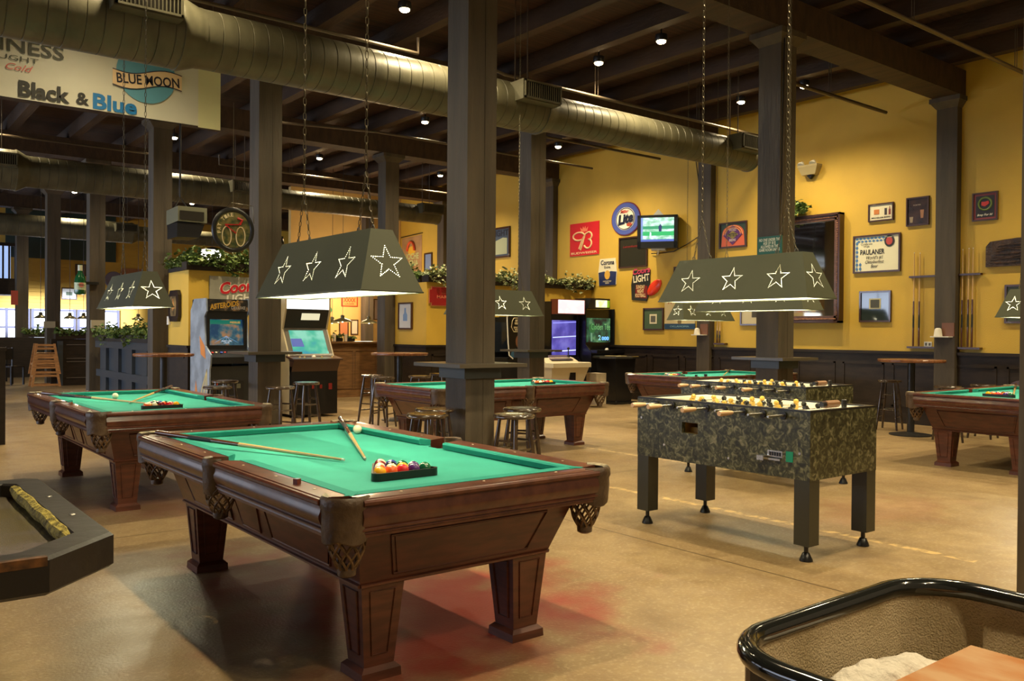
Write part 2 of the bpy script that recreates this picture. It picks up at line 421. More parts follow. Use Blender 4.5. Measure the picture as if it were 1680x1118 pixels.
# ================================================================= POOL TABLES
PW, PL = .71, 1.30         # half sizes of the rail outline
def make_pool_table(label):
    t = thing('pool_table', label, 'pool table')
    bw, bl = PW-.13, PL-.13      # half size of bed opening to the cushions' back
    # bed, with corners and sides cut for the pockets
    c, s_ = .115, .07
    poly = [(bw, -s_), (bw-.035, -s_+.02), (bw-.035, s_-.02), (bw, s_), (bw, bl-c), (bw-c, bl), (-bw+c, bl), (-bw, bl-c), (-bw, s_), (-bw+.035, s_-.02), (-bw+.035, -s_+.02), (-bw, -s_), (-bw, -bl+c), (-bw+c, -bl), (bw-c, -bl), (bw, -bl+c)]
    b = MB(); b.prism(poly, .70, .738); b.build('playing_cloth', FELT, t)
    prof = [(-.13, .770), (-.055, .776), (-.022, .775), (-.019, .771), (-.006, .771), (0, .764), (0, .754), (-.006, .748), (-.013, .746), (-.010, .725), (-.004, .712), (-.004, .700), (-.012, .680), (-.020, .668), (-.014, .663), (-.014, .657), (-.022, .654), (-.020, .646), (-.026, .642), (-.026, .632), (-.13, .632)]
    cush = [(-.128, .772), (-.175, .775), (-.182, .768), (-.172, .742), (-.13, .738)]
    segs = []   # (fixed axis, sign, from, to)
    k = .125; sp = .075
    for sg in (-1, 1):
        segs.append(('y', sg, -PW+k, PW-k))
        segs.append(('x', sg, -PL+k, -sp)); segs.append(('x', sg, sp, PL-k))
    for ax, sg, a, e in segs:
        def P(d, z, tt): return ((sg*(PW+d), tt, z) if ax == 'x' else (tt, sg*(PL+d), z))
        b = MB(); b.loft([[P(d, z, a) for d, z in prof], [P(d, z, e) for d, z in prof]])
        r = b.build('rail', CHERT, t, smooth=True)
        b = MB(); cut = .045
        b.loft([[P(d, z, a+(cut*(-.128-d)/.05) - (.02 if abs(a) > .2 else 0)) for d, z in cush], [P(d, z, e-(cut*(-.128-d)/.05) + (.02 if abs(e) > .2 else 0)) for d, z in cush]])
        b.build('cushion', FELT2, r)
        for i in range(3):
            q = a+(e-a)*(i+.5)/3; cc = P(-.075, .776, q)
            b = MB(); b.lathe([(.006, 0), (.006, .0015)], 10, (cc[0], cc[1], .7752)); b.build('rail_sight', IVORY, r)
    # body: four sloping aprons with a raised trapezoid panel
    tx, ty, bx, by, zt, zb = PW-.165, PL-.125, .478, 1.07, .635, .39
    TZ = [(-tx, -ty), (tx, -ty), (tx, ty), (-tx, ty)]; BZ = [(-bx, -by), (bx, -by), (bx, by), (-bx, by)]
    for i in range(4):
        j = (i+1) % 4; A, B_, C_, D = Vector((*TZ[i], zt)), Vector((*TZ[j], zt)), Vector((*BZ[j], zb)), Vector((*BZ[i], zb))
        nrm = (B_-A).cross(D-A).normalized()
        if nrm.dot(Vector((A.x+B_.x, A.y+B_.y, 0))) < 0: nrm = -nrm
        inn = -nrm*.025
        b = MB(); q = [A, B_, C_, D]
        b.loft([[tuple(p) for p in q], [tuple(p+inn) for p in q]])
        def at(u, v):
            top = A.lerp(B_, u); bot = D.lerp(C_, u); return top.lerp(bot, v)+nrm*.002
        L_ = (B_-A).length
        spans = [(.13, .87)] if L_ < 1.6 else [(.10, .40), (.435, .565), (.60, .90)]
        for u0, u1 in spans:
            vv0, vv1 = .16, .86; du = .015 if L_ > 1.6 else .02
            loop = [at(u0, vv0), at(u1, vv0), at(u1-du, vv1), at(u0+du, vv1)]
            b.tube([tuple(p) for p in loop], .006, 6, closed=True)
            cen = sum(loop, Vector())/4
            b.add([tuple(p+(cen-p)*.05+nrm*.003) for p in loop], [(0, 1, 2, 3)])
        b.tube([tuple(D+nrm*.004), tuple(C_+nrm*.004)], .008, 6)
        b.build('apron_panel', CHER, t)
    b = MB(); b.box(-bx+.03, bx-.03, -by+.03, by-.03, zb+.02, zb+.04); b.build('underside', WALN, t)
    # legs
    for sx in (-1, 1):
        for sy in (-1, 1):
            cx, cy = sx*.375, sy*.972
            b = MB(); b.taper((cx-.067, cx+.067, cy-.067, cy+.067), .05, (cx-.097, cx+.097, cy-.097, cy+.097), zb)
            for ax in (0, 1):
                for sg in (-1, 1):
                    def Q(u, z):
                        half = .067+.030*(z-.05)/(zb-.05)
                        d = half+.002
                        return (cx+u*half, cy+sg*d, z) if ax == 0 else (cx+sg*d, cy+u*half, z)
                    b.tube([Q(-.6, .36), Q(.6, .36), Q(.5, .10), Q(-.5, .10)], .005, 6, closed=True)
            l = b.build('leg', CHER, t)
            b = MB(); b.taper((cx-.090, cx+.090, cy-.090, cy+.090), 0, (cx-.088, cx+.088, cy-.088, cy+.088), .035); b.taper((cx-.088, cx+.088, cy-.088, cy+.088), .035, (cx-.070, cx+.070, cy-.070, cy+.070), .052)
            b.build('foot', CHER, l)
    # pockets
    def pocket(cx, cy, ang, half, rad, deep):
        a0, a1 = ang-half, ang+half; n = 12; arc = [a0+(a1-a0)*i/n for i in range(n+1)]
        pr = [(rad*.80, .777), (rad*1.0, .783), (rad*1.10, .772), (rad*1.12, .745), (rad*1.05, .73), (rad*1.06, .70), (rad*1.0, .63), (rad*.94, .625), (rad*.90, .70), (rad*.80, .76)]
        rings = [[(cx+r*math.cos(a), cy+r*math.sin(a), z-(.018*abs(math.sin((a-a0)/(a1-a0)*PI*2)) if .6 < z < .64 else 0)) for r, z in pr] for a in arc]
        b = MB(); b.loft(rings); p = b.build('pocket', LEA, t, smooth=True)
        if half > 1.6:
            b = MB(); ring = [[(cx+r*math.cos(a), cy+r*math.sin(a), z) for r, z in ((rad*.74, .7765), (rad*.97, .7845), (rad*.97, .7835), (rad*.74, .7755))] for a in arc]
            b.loft(ring); b.build('pocket_facing', mat('worn_pocket_facing', (.34, .28, .17), .6, var=(30, .8)), p)
        # liner cup hidden under the cloth
        b = MB(); rings = [[(cx+r*math.cos(2*PI*i/16), cy+r*math.sin(2*PI*i/16), z) for i in range(16)] for r, z in ((rad*.86, .735), (rad*.86, .64))]
        b.loft(rings, cap=False); b.build('pocket_liner', LEA, p)
        # woven net: crossing strands
        b = MB(); nx, ny = cx-math.cos(ang)*.02, cy-math.sin(ang)*.02
        def R(s): return (.070*(1-s**2.2)+.030*s**2.2)
        N_ = 9; z0, z1 = .64, .64-deep
        for k2 in range(N_):
            for d in (-1, 1):
                path = []
                for q in range(9):
                    s = q/8; a = 2*PI*k2/N_+d*s*1.5; r = R(s)*(1.05 if s < .15 else 1)
                    path.append((nx+r*math.cos(a), ny+r*math.sin(a), z0+(z1-z0)*s))
                b.tube(path, .0052, 5, mi=0, cap=False)
        b.build('pocket_net', NET, p)
        b = MB(); b.lathe([(.030, z1+.012), (.036, z1), (.034, z1-.022), (.02, z1-.03)], 12, (nx, ny, 0)); b.build('net_cap', LEA, p, smooth=True)
    for sx in (-1, 1):
        for sy in (-1, 1):
            pocket(sx*(PW-.098), sy*(PL-.098), math.atan2(sy, sx), PI*.56, .085, .135)
        pocket(sx*(PW-.045), 0, 0 if sx > 0 else PI, PI*.5, .06, .12)
    return t
T1 = make_pool_table('nearest pool table, worn cherry wood with green cloth')
T1.location = (2.09, 4.065, 0)
TAB = {1: ((2.09, 4.065), 0)}
for k, c, rz, l in ((2, (2.15, 8.05), 0, 'pool table behind and to the left of the nearest one'),
                    (3, (6.30, 8.36), PI/2, 'pool table in the middle distance, half hidden by the thick column'),
                    (4, (10.89, 8.74), PI/2, 'far pool table behind the second foosball table, before the paneled wall'),
                    (5, (10.36, 4.02), PI/2, 'pool table at the right edge, near the cue racks')):
    dup(T1, (*c, 0), rz, l, 'cherry pool tables'); TAB[k] = (c, rz)
T1['group'] = 'cherry pool tables'

# balls, racks, cues, chalk
BR = .0286
BALLC = [('yellow', (235, 170, 30)), ('blue', (40, 60, 150)), ('red', (205, 40, 45)), ('purple', (80, 40, 110)), ('orange', (235, 95, 40)), ('green', (15, 95, 60)), ('maroon', (120, 25, 35)), ('black', (15, 15, 15))]
WB = mat('ball_ivory', (.80, .72, .52), .12, coat=.4)
def ballmat(c, n): 
    f = lambda v: ((v/255+.055)/1.055)**2.4 if v > 10 else v/255/12.92
    return mat('ball_'+n, tuple(f(v) for v in c), .12, coat=.4)
def make_ball(kind, ci):
    n, c = BALLC[ci]; b = MB()
    if kind == 'cue': b.sphere((0, 0, 0), BR, 20, 14); return b.build('cue_ball', WB, smooth=True)
    b.sphere((0, 0, 0), BR, 20, 14)
    o = b.build('billiard_ball', [ballmat(c, n), WB, BLKP], smooth=True)
    for p in o.data.polygons:
        q = p.center/BR
        if kind == 'stripe' and abs(q.z) > .62: p.material_index = 1
        if q.x < -.93 and kind == 'solid': p.material_index = 1
    return o
PROTO = {}
def put_ball(kind, ci, x, y, z, label, group=None):
    key = (kind, ci)
    if key not in PROTO: o = PROTO[key] = make_ball(kind, ci)
    else: o = PROTO[key].copy(); COL.objects.link(o)
    o.location = (x, y, z); o.rotation_euler = (random.uniform(-1, 1), random.uniform(-1, 1), random.uniform(-.7, .7))
    tag(o, label, 'ball', group); return o
RACKP = None
def rack_at(x, y, rz, where, order, z=.738):
    """triangle with a flat side towards local -y, apex towards +y; 15 balls"""
    global RACKP
    if RACKP is None:
        s = .318; h = s*math.sqrt(3)/2; b = MB()
        def tri(k):
            pts = []; cen = (0, h/3)
            for i, (px, py) in enumerate(((-s/2, 0), (s/2, 0), (0, h))):
                d = Vector((px-cen[0], py-cen[1])).normalized(); base = Vector(cen)+d*(h*2/3*k-.045)
                a = math.atan2(d.y, d.x)
                for q in range(-3, 4): pts.append((base.x+.026*k*math.cos(a+q*PI/9), base.y+.026*k*math.sin(a+q*PI/9)))
            return pts
        o_, i_ = tri(1.10), tri(1.03)
        b.loft([[(p[0], p[1], 0) for p in o_], [(p[0], p[1], .034) for p in o_], [(p[0], p[1], .034) for p in i_], [(p[0], p[1], 0) for p in i_], [(p[0], p[1], 0) for p in o_]], cap=False)
        RACKP = b.build('ball_rack', mat('rack_plastic', (.016, .012, .010), .3), smooth=False); r = RACKP
    else: r = RACKP.copy(); COL.objects.link(r)
    r.location = (x, y, z+.001); r.rotation_euler = (0, 0, rz)
    tag(r, 'black triangular rack full of balls on the '+where, 'ball rack')
    c_, s_ = math.cos(rz), math.sin(rz); k = 0
    side = ['left', 'second', 'middle', 'fourth', 'right']
    for row in range(5):
        n = 5-row
        for i in range(n):
            lx = (i-(n-1)/2)*BR*2.01; ly = .034+row*BR*2*.872
            kind, ci = order[k % len(order)]; k += 1
            pos = ('row %s from the flat side, place %s' % (('one', 'two', 'three', 'four', 'five')[row], ('one', 'two', 'three', 'four', 'five')[i]))
            desc = {'solid': BALLC[ci][0]+' ball', 'stripe': BALLC[ci][0]+' striped ball', 'cue': 'pale ball'}[kind]
            put_ball(kind, ci, x+lx*c_-ly*s_, y+lx*s_+ly*c_, z+BR+.001, '%s racked on the %s' % (desc, where), 'racked balls on the '+where)
O1 = [('solid', 0), ('solid', 4), ('solid', 2), ('solid', 3), ('solid', 5), ('stripe', 4), ('stripe', 2), ('stripe', 0), ('stripe', 3), ('stripe', 1), ('solid', 7), ('stripe', 5), ('solid', 6), ('solid', 1), ('stripe', 6)]
O2 = [('stripe', 4), ('stripe', 0), ('solid', 6), ('solid', 2), ('solid', 0), ('stripe', 1), ('solid', 7), ('solid', 4), ('stripe', 2), ('solid', 3), ('stripe', 3), ('solid', 5), ('stripe', 5), ('solid', 1), ('stripe', 6)]
rack_at(1.985, 3.27, 0, 'nearest pool table', O1)
rack_at(2.11, 7.28, 0, 'pool table behind at left', O2)
rack_at(6.98, 8.2, 0, 'middle-distance pool table', O2)
rack_at(9.93, 8.62, 0, 'far pool table behind the foosball', O1)
rack_at(9.72, 4.02, -PI/2, 'pool table at the right edge', O1)
put_ball('cue', 0, 2.60, 4.88, .738+BR, 'white cue ball near the far cushion of the nearest pool table')
put_ball('cue', 1, 2.07, 8.62, .738+BR, 'white cue ball on the pool table behind at left')
CSH, CBT, CWR = mat('cue_shaft_maple', (.62, .40, .16), .25, coat=.3), mat('cue_butt_stain', (.10, .035, .015), .2, coat=.4), mat('cue_wrap', (.02, .02, .02), .6)
def cue(butt, tip, label, name='pool_cue', group=None, light_butt=False):
    A, B_ = Vector(butt), Vector(tip); L_ = (B_-A).length
    t = thing(name, label, 'cue', A, 0, group); d = (B_-A)/L_
    pt = lambda s: tuple(d*L_*s)
    b = MB(); b.tube([pt(.48), pt(.99)], [.0115, .0066], 12); b.build('shaft', CSH, t, smooth=True)
    b = MB(); b.tube([pt(0), pt(.01), pt(.20)], [.012, .0148, .0140], 12); b.build('butt', CBT, t, smooth=True)
    b = MB(); b.tube([pt(.33), pt(.48)], [.0132, .0115], 12); b.build('forearm', CBT, t, smooth=True)
    b = MB(); b.tube([pt(.20), pt(.33)], [.0142, .0134], 12); b.build('wrap', CWR, t, smooth=True)
    b = MB(); b.tube([pt(.99), pt(1.0)], [.0066, .0062], 10); b.build('tip', WHT, t)
    return t
cue((1.47, 5.19, .79), (1.985, 3.86, .748), 'cue lying across the left half of the nearest pool table')
cue((2.69, 5.30, .80), (2.09, 3.84, .748), 'cue reaching from the far pocket over the nearest pool table')
cue((1.53, 9.02, .79), (2.15, 7.76, .748), 'cue lying long across the pool table behind at left')
cue((2.78, 9.28, .80), (2.03, 7.98, .748), 'cue leaning from the far right pocket of the table behind at left')
cue((11.95, 9.22, .80), (10.72, 8.42, .748), 'cue on the far pool table behind the foosball')
cue((7.10, 9.40, .83), (6.35, 8.6, .748), 'cue resting over the far side pocket of the middle-distance pool table')
cue((11.5, 4.55, .80), (10.1, 4.02, .748), 'cue at the right end of the pool table at the right edge')
def chalk(x, y, z, label, c, rz=.4, s=.022):
    b = MB(); b.cbox((0, 0, s/2), (s, s, s)); o = b.build('chalk_cube', [c, flat(60, 120, 170)]); o.location = (x, y, z); o.rotation_euler = (0, 0, rz)
    b = MB(); b.lathe([(s*.36, s), (s*.2, s+.0006)], 12); b.build('chalk_hollow', flat(60, 120, 170), o)
    tag(o, label, 'chalk')
chalk(1.445, 3.21, .776, 'reddish chalk cube on the left rail of the nearest pool table', flat(110, 45, 30))
chalk(1.505, 7.66, .776, 'tan chalk cube on the left rail of the table behind at left', flat(150, 100, 60))
chalk(9.72, 8.10, .776, 'small dark chalk cube on the near rail of the far pool table', BLKP, s=.03)
chalk(9.93, 8.10, .776, 'dark chalk holder beside the cube on the rail of the far pool table', BLKP, s=.036)

# ================================================================= STAR LAMPS
SHIN = mat('white_shade_lining', (.85, .85, .78), .6)
def make_star_lamp(label, group):
    """perforated tapered shade, long along local y; bottom rim at z=0, hung from chains"""
    t = thing('star_lamp', label, 'pendant lamp', (0, 0, 1.59), 0, group)
    bw, bl, tw, tl, h = .17, .63, .060, .52, .305
    sh = bpy.data.meshes.new('shade'); bm = bmesh.new()
    def face(A, B_, C_, D, nstar):
        """A,B bottom edge, C,D top edge; flat panel with star-shaped rows of holes"""
        A, B_, C_, D = map(Vector, (A, B_, C_, D)); u = (B_-A).normalized(); nrm = u.cross(D-A).normalized(); v = nrm.cross(u)
        L_ = (B_-A).length; Hh = (D-A).dot(v)
        P = lambda x, y: A+u*x+v*y
        edges = []
        def loop(pts):
            vs = [bm.verts.new(p) for p in pts]
            for i in range(len(vs)): edges.append(bm.edges.new((vs[i], vs[(i+1) % len(vs)])))
        loop([A, B_, C_, D])
        R, hr = (.088, .0026)
        for k in range(nstar):
            cx = L_*(.5+(k-(nstar-1)/2)*.295) if nstar > 1 else L_*.5
            cy = Hh*.46; sp = [Vector(q) for q in star_pts(cx, cy, R, R*.40)]
            for i in range(10):
                p, q = sp[i], sp[(i+1) % 10]; n = 6
                for j in range(n):
                    c = p.lerp(q, j/n)
                    loop([P(c.x+hr*math.cos(a), c.y+hr*math.sin(a)) for a in (0, PI/2, PI, 3*PI/2)])
        bmesh.ops.triangle_fill(bm, use_beauty=True, use_dissolve=False, edges=edges, normal=nrm)
    Bt = [(-bw, -bl, 0), (bw, -bl, 0), (bw, bl, 0), (-bw, bl, 0)]; Tp = [(-tw, -tl, h), (tw, -tl, h), (tw, tl, h), (-tw, tl, h)]
    face(Bt[0], Bt[1], Tp[1], Tp[0], 1); face(Bt[2], Bt[3], Tp[3], Tp[2], 1)
    face(Bt[1], Bt[2], Tp[2], Tp[1], 3); face(Bt[3], Bt[0], Tp[0], Tp[3], 3)
    vs = [bm.verts.new(p) for p in Tp]; bm.faces.new(vs)
    bm.to_mesh(sh); bm.free(); sh.materials.append(SHADEM)
    s = bpy.data.objects.new('shade', sh); COL.objects.link(s); s.parent = t
    b = MB(); b.tube([(-bw, -bl, 0), (bw, -bl, 0), (bw, bl, 0), (-bw, bl, 0)], .004, 6, closed=True); b.build('rim', SHADE, s)
    for y in (-.30, .30):
        b = MB(); b.sphere((0, y, .16), .032, 14, 10); bl_ = b.build('bulb', glow(255, 226, 160, 14), t, smooth=True)
        b = MB(); b.lathe([(.014, .19), (.016, .25), (.02, h)], 10, (0, y, 0)); b.build('socket', WHT, t)
        light('bulb_light', 'POINT', (0, y, .10), LAMP_W, LAMPC, size=.035, parent=t)
    # two chains, each splitting into a small V above the shade
    top = 5.655-1.59
    for y in (-.36, .36):
        b = MB()
        def links(p, q, step=.03, r=.0022):
            p, q = Vector(p), Vector(q); L_ = (q-p).length; n = max(1, int(L_/step)); d = (q-p)/L_
            x = d.cross(Vector((0, 1, 0))).normalized(); w = d.cross(x)
            for i in range(n):
                c = p+d*(i+.5)*step; a = x if i % 2 else w
                b.tube([tuple(c+d*step*.62*math.cos(s)+a*step*.21*math.sin(s)) for s in [2*PI*k/6 for k in range(6)]], r, 4, closed=True)
        links((0, y, .62), (0, y, top), .042, .0024)
        links((0, y-.075, h+.01), (0, y, .62)); links((0, y+.075, h+.01), (0, y, .62))
        b.build('chain', CHAIN, t)
        b = MB()
        for dy in (-.075, .075): b.tube([(0, y+dy+.014*math.cos(a), h+.014+.014*math.sin(a)) for a in [2*PI*k/10 for k in range(10)]], .0028, 5, closed=True)
        b.build('eye_bolt', CHAIN, t)
    return t
def shade_mat():
    """green enamel outside, white inside (the sheet's two faces)"""
    M = bpy.data.materials.new('two_sided_shade_enamel'); M.use_nodes = True; N = M.node_tree.nodes; L = M.node_tree.links
    b = N['Principled BSDF']; b.inputs['Roughness'].default_value = .55
    g = N.new('ShaderNodeNewGeometry'); mx = N.new('ShaderNodeMix'); mx.data_type = 'RGBA'
    mx.inputs[6].default_value = (.058, .064, .032, 1); mx.inputs[7].default_value = (.80, .80, .70, 1)
    L.new(g.outputs['Backfacing'], mx.inputs[0]); L.new(mx.outputs[2], b.inputs['Base Color']); return M
SHADEM = shade_mat()
LG = 'green star-punched lamps'
L1 = make_star_lamp('green lamp shade with punched stars over the nearest pool table', LG); L1.location = (2.09, 4.21, 1.575)
for c, rz, l in (((2.15, 8.32, 1.585), 0, 'star-punched lamp over the pool table behind at left, its bulb glaring through'),
                 ((5.03, 3.79, 1.625), 0, 'large dark star-punched lamp over the nearer foosball table'),
                 ((7.10, 5.18, 1.62), 0, 'star-punched lamp over the second foosball table, just under the nearer one'),
                 ((6.30, 8.36, 1.60), PI/2, 'star-punched lamp partly hidden by the thick column'),
                 ((10.89, 8.98, 1.61), PI/2, 'small far star-punched lamp before the wall column, over the far pool table'),
                 ((10.65, 4.02, 1.60), PI/2, 'star-punched lamp cut off at the right edge')):
    dup(L1, c, rz, l)

# ================================================================= FOOSBALL
PY, PB = mat('yellow_player', (.62, .40, .07), .35), mat('black_player', (.014, .014, .012), .35)
HAND = mat('wooden_handle', (.62, .40, .22), .35)
def make_foosball(label):
    """cabinet corner at local origin, x across (.76), y along (1.42)"""
    t = thing('foosball_table', label, 'foosball table', (0, 0, 0), 0, 'foosball tables')
    w, l, z0, z1 = .76, 1.42, .50, .925
    def panel(x0, x1, y0, y1, nm='side_panel'):
        b = MB(); b.box(x0, x1, y0, y1, z0, z1-.012, 0); b.box(x0, x1, y0, y1, z1-.012, z1, 1); return b.build(nm, [MARB, BLKP], t)
    # long left side with the ball-return slot cut in it
    b = MB(); s0, s1, q0, q1 = .86, 1.0, .70, .775
    for r in ((0, s0, z0, z1-.012), (s1, l, z0, z1-.012), (s0, s1, z0, q0), (s0, s1, q1, z1-.012)): b.box(0, .035, r[0], r[1], r[2], r[3])
    b.box(0, .035, 0, l, z1-.012, z1, 1); sp = b.build('side_panel', [MARB, BLKP], t)
    b = MB(); b.box(.035, .15, s0-.01, s1+.01, q0-.02, q0); b.box(.15, .155, s0-.01, s1+.01, q0, q1, 0); b.box(.035, .15, s0-.01, s0, q0, q1); b.box(.035, .15, s1, s1+.01, q0, q1)
    b.box(.09, .10, s0, s1, q0, q0+.035, 0); b.build('ball_return', mat('return_trough_wood', (.30, .17, .03), .4), t)
    panel(w-.035, w, 0, l); panel(.035, w-.035, 0, .035, 'end_panel'); panel(.035, w-.035, l-.035, l, 'end_panel')
    b = MB(); b.box(.035, w-.035, .035, l-.035, .79, .80); b.box(.036, w-.036, .0355, .14, .80, .915); b.box(.036, w-.036, l-.14, l-.0355, .80, .915)
    b.box(.0355, .045, .14, l-.14, .80, .915); b.box(w-.045, w-.0355, .14, l-.14, .80, .915)
    b.build('playfield', mat('cream_playfield', (.84, .81, .68), .3), t)
    b = MB(); b.box(.04, w-.04, .04, l-.04, z0+.01, z0+.02); b.build('bottom_board', BLKM, t)
    # scoring beads on the end: a cylinder of beads and its post
    b = MB(); b.tube([(.30, .09, .945), (.44, .09, .945)], .024, 12); b.tube([(.26, .09, .945), (.30, .09, .945)], .017, 10, mi=1); b.build('score_counter', [mat('score_bead', (.22, .11, .05), .4), BLKP], t)
    b = MB(); b.lathe([(.017, .915), (.017, .965), (.010, .97)], 12, (.52, .09, 0)); b.build('counter_post', BLKM, t)
    # rods
    menN = [1, 2, 3, 5, 5, 3, 2, 1]; own = [0, 0, 1, 0, 1, 0, 1, 1]
    for i in range(8):
        y = l/2+(i-3.5)*.150; o = own[i]
        x0 = -(.24 if o else random.uniform(.08, .17)); x1 = w+(.24 if not o else random.uniform(.08, .17)); z = .885
        b = MB(); b.tube([(x0, y, z), (x1, y, z)], .0078, 10); rod = b.build('rod', STEEL, t, smooth=True)
        hx0, hx1 = (x0-.01, x0+.12) if o else (x1-.12, x1+.01)
        b = MB(); b.tube([(hx0, y, z), (hx0+.02, y, z), (hx0+.09, y, z), (hx1, y, z)] , [.016, .019, .016, .012] if o else [.012, .016, .019, .016], 12); b.build('handle', HAND, rod, smooth=True)
        for sx in (-.012, w+.001):
            b = MB(); b.lathe([(.024, sx), (.024, sx+.010)], 14, (0, y, z), axis=0); b.build('bearing', BLKP, rod)
        n = menN[i]
        for k in range(n):
            px = w/2+(k-(n-1)/2)*(.115 if n == 5 else .19); tilt = random.uniform(-.9, .9)
            b = MB(); b.T = Matrix.Translation((px, y, z)) @ Matrix.Rotation(tilt, 4, 'X')
            b.taper((-.012, .012, -.008, .008), -.055, (-.017, .017, -.012, .012), -.005); b.taper((-.02, .02, -.013, .013), -.005, (-.017, .017, -.012, .012), .026)
            b.lathe([(.006, .024), (.016, .031), (.019, .042), (.015, .054), (.005, .060)], 10)
            b.box(-.013, .013, -.018, .014, -.066, -.055)
            b.build('player', PY if o else PB, rod)
    # coin slot with lever, green card, screws
    b = MB(); b.box(-.004, 0, .19, .30, .62, .66); b.box(-.016, -.004, .20, .345, .60, .612); b.box(-.045, -.002, .30, .35, .595, .625)
    for k in range(5): b.box(-.007, -.004, .20+k*.018, .212+k*.018, .628, .652, 1)
    b.build('coin_slide', [STEEL, BLKP], t)
    b = MB(); b.box(-.004, 0, .115, .165, .60, .665); b.build('coin_card', flat(40, 140, 110, .15), t)
    b = MB()
    for (yy_, zz_) in ((1.38, .775), (.07, .66), (1.16, .60), (.60, .57)): b.lathe([(.009, -.003), (.009, 0)], 10, (0, yy_, zz_), axis=0)
    b.build('bolt_heads', STEEL, t)
    for cx in (.055, w-.055):
        for cy in (.055, l-.055):
            b = MB(); b.box(cx-.053, cx+.053, cy-.053, cy+.053, .10, z0+.03); lg = b.build('leg', mat('black_laminate_leg', (.030, .030, .018), .35), t)
            b = MB(); b.lathe([(.040, 0), (.040, .008), (.022, .05), (.014, .055), (.014, .10)], 18, (cx, cy, 0)); b.build('leveler_foot', BLKP, lg, smooth=True)
    return t
FB = make_foosball('nearer foosball table with mottled green-black cabinet'); FB.location = (4.63, 2.98, 0)
dup(FB, (6.72, 4.37, 0), 0, 'second foosball table, behind the nearer one')

# ================================================================= STOOLS, TABLES
def make_stool(label, g):
    t = thing('bar_stool', label, 'stool', (0, 0, 0), 0, g); H_ = .735; R = .17
    b = MB(); b.lathe([(.01, H_-.010), (.10, H_-.008), (.145, H_-.001), (.160, H_-.002), (.169, H_-.012), (.170, H_-.022), (.160, H_-.034), (.12, H_-.038)], 28); b.build('seat', STOOL, t, smooth=True)
    legs = []
    for i in range(4):
        a = PI/4+i*PI/2; p = Vector((.115*math.cos(a), .115*math.sin(a), H_-.036)); q = Vector((.205*math.cos(a), .205*math.sin(a), 0)); legs.append((p, q))
        b = MB(); b.tube([tuple(p.lerp(q, s)) for s in (0, .15, .3, .6, .85, 1)], [.013, .017, .021, .019, .016, .014], 10); b.build('leg', STOOL, t, smooth=True)
    for z, off in ((.20, 0), (.30, 1), (.45, 0), (.52, 1)):
        for i in range(4):
            if i % 2 != off: continue
            s = 1-z/(H_-.036); p, q = legs[i][0].lerp(legs[i][1], s), legs[(i+1) % 4][0].lerp(legs[(i+1) % 4][1], s)
            b = MB(); b.tube([tuple(p), tuple(p.lerp(q, .5)), tuple(q)], [.008, .011, .008], 8); b.build('rung', STOOL, t, smooth=True)
    return t
ST = None
for x, y, rz, l in ((3.74, 5.85, .3, 'front stool of the pair left of the thick column'), (4.05, 6.22, 0, 'back stool of the pair left of the thick column'),
                    (4.30, 5.44, .2, 'front stool of the pair right of the thick column'), (4.72, 5.86, .5, 'back stool of the pair right of the thick column'),
                    (4.15, 9.70, .4, 'left stool in front of the arcade cabinet with the golf screen'), (4.78, 10.35, .1, 'right stool in front of the arcade cabinet with the golf screen'),
                    (6.28, 11.02, .6, 'left stool at the round pub table beside the bar'), (6.92, 11.05, .2, 'middle stool at the round pub table beside the bar'),
                    (7.58, 11.50, .5, 'right stool at the round pub table beside the bar'), (3.55, 10.1, .9, 'left stool before the space shooter cabinet'),
                    (4.05, 11.25, .3, 'right stool before the space shooter cabinet, by the column'), (12.30, 6.60, .2, 'left stool at the pub table by the right wall'),
                    (11.55, 5.40, .7, 'stool in front of the pub table by the right wall'), (12.35, 5.30, .1, 'stool behind the pool table at the right edge, legs showing under it'),
                    (6.42, 11.60, .35, 'stool behind the left stool at the round pub table beside the bar')):
    if ST is None: ST = make_stool(l, 'round-seat wooden stools'); ST.location = (x, y, 0); ST.rotation_euler = (0, 0, rz)
    else: dup(ST, (x, y, 0), rz, l)
def pub_table(name, label, x, y, r, z, sides=40, rz=0):
    t = thing(name, label, 'table', (x, y, 0), rz)
    b = MB(); b.lathe([(r-.01, z-.04), (r, z-.03), (r, z-.008), (r-.006, z)], sides, (0, 0, 0)); b.build('tabletop', TOPW, t)
    b = MB(); b.lathe([(.05, .04), (.05, z-.04)], 16, (0, 0, 0)); b.build('pedestal', BLKM, t, smooth=True)
    b = MB(); b.lathe([(.28, 0), (.28, .015), (.06, .045)], 28, (0, 0, 0)); b.build('base', BLKM, t)
    return t
pub_table('pub_table', 'round wooden pub table beside the bar, left of the thick column', 7.02, 11.80, .45, 1.06)
pub_table('pub_table', 'wooden pub table by the right wall between two cue racks', 11.85, 6.05, .44, 1.06)
pub_table('pub_table', 'wooden pub table in front of the yellow pony wall at left', 3.62, 12.45, .40, 1.06)

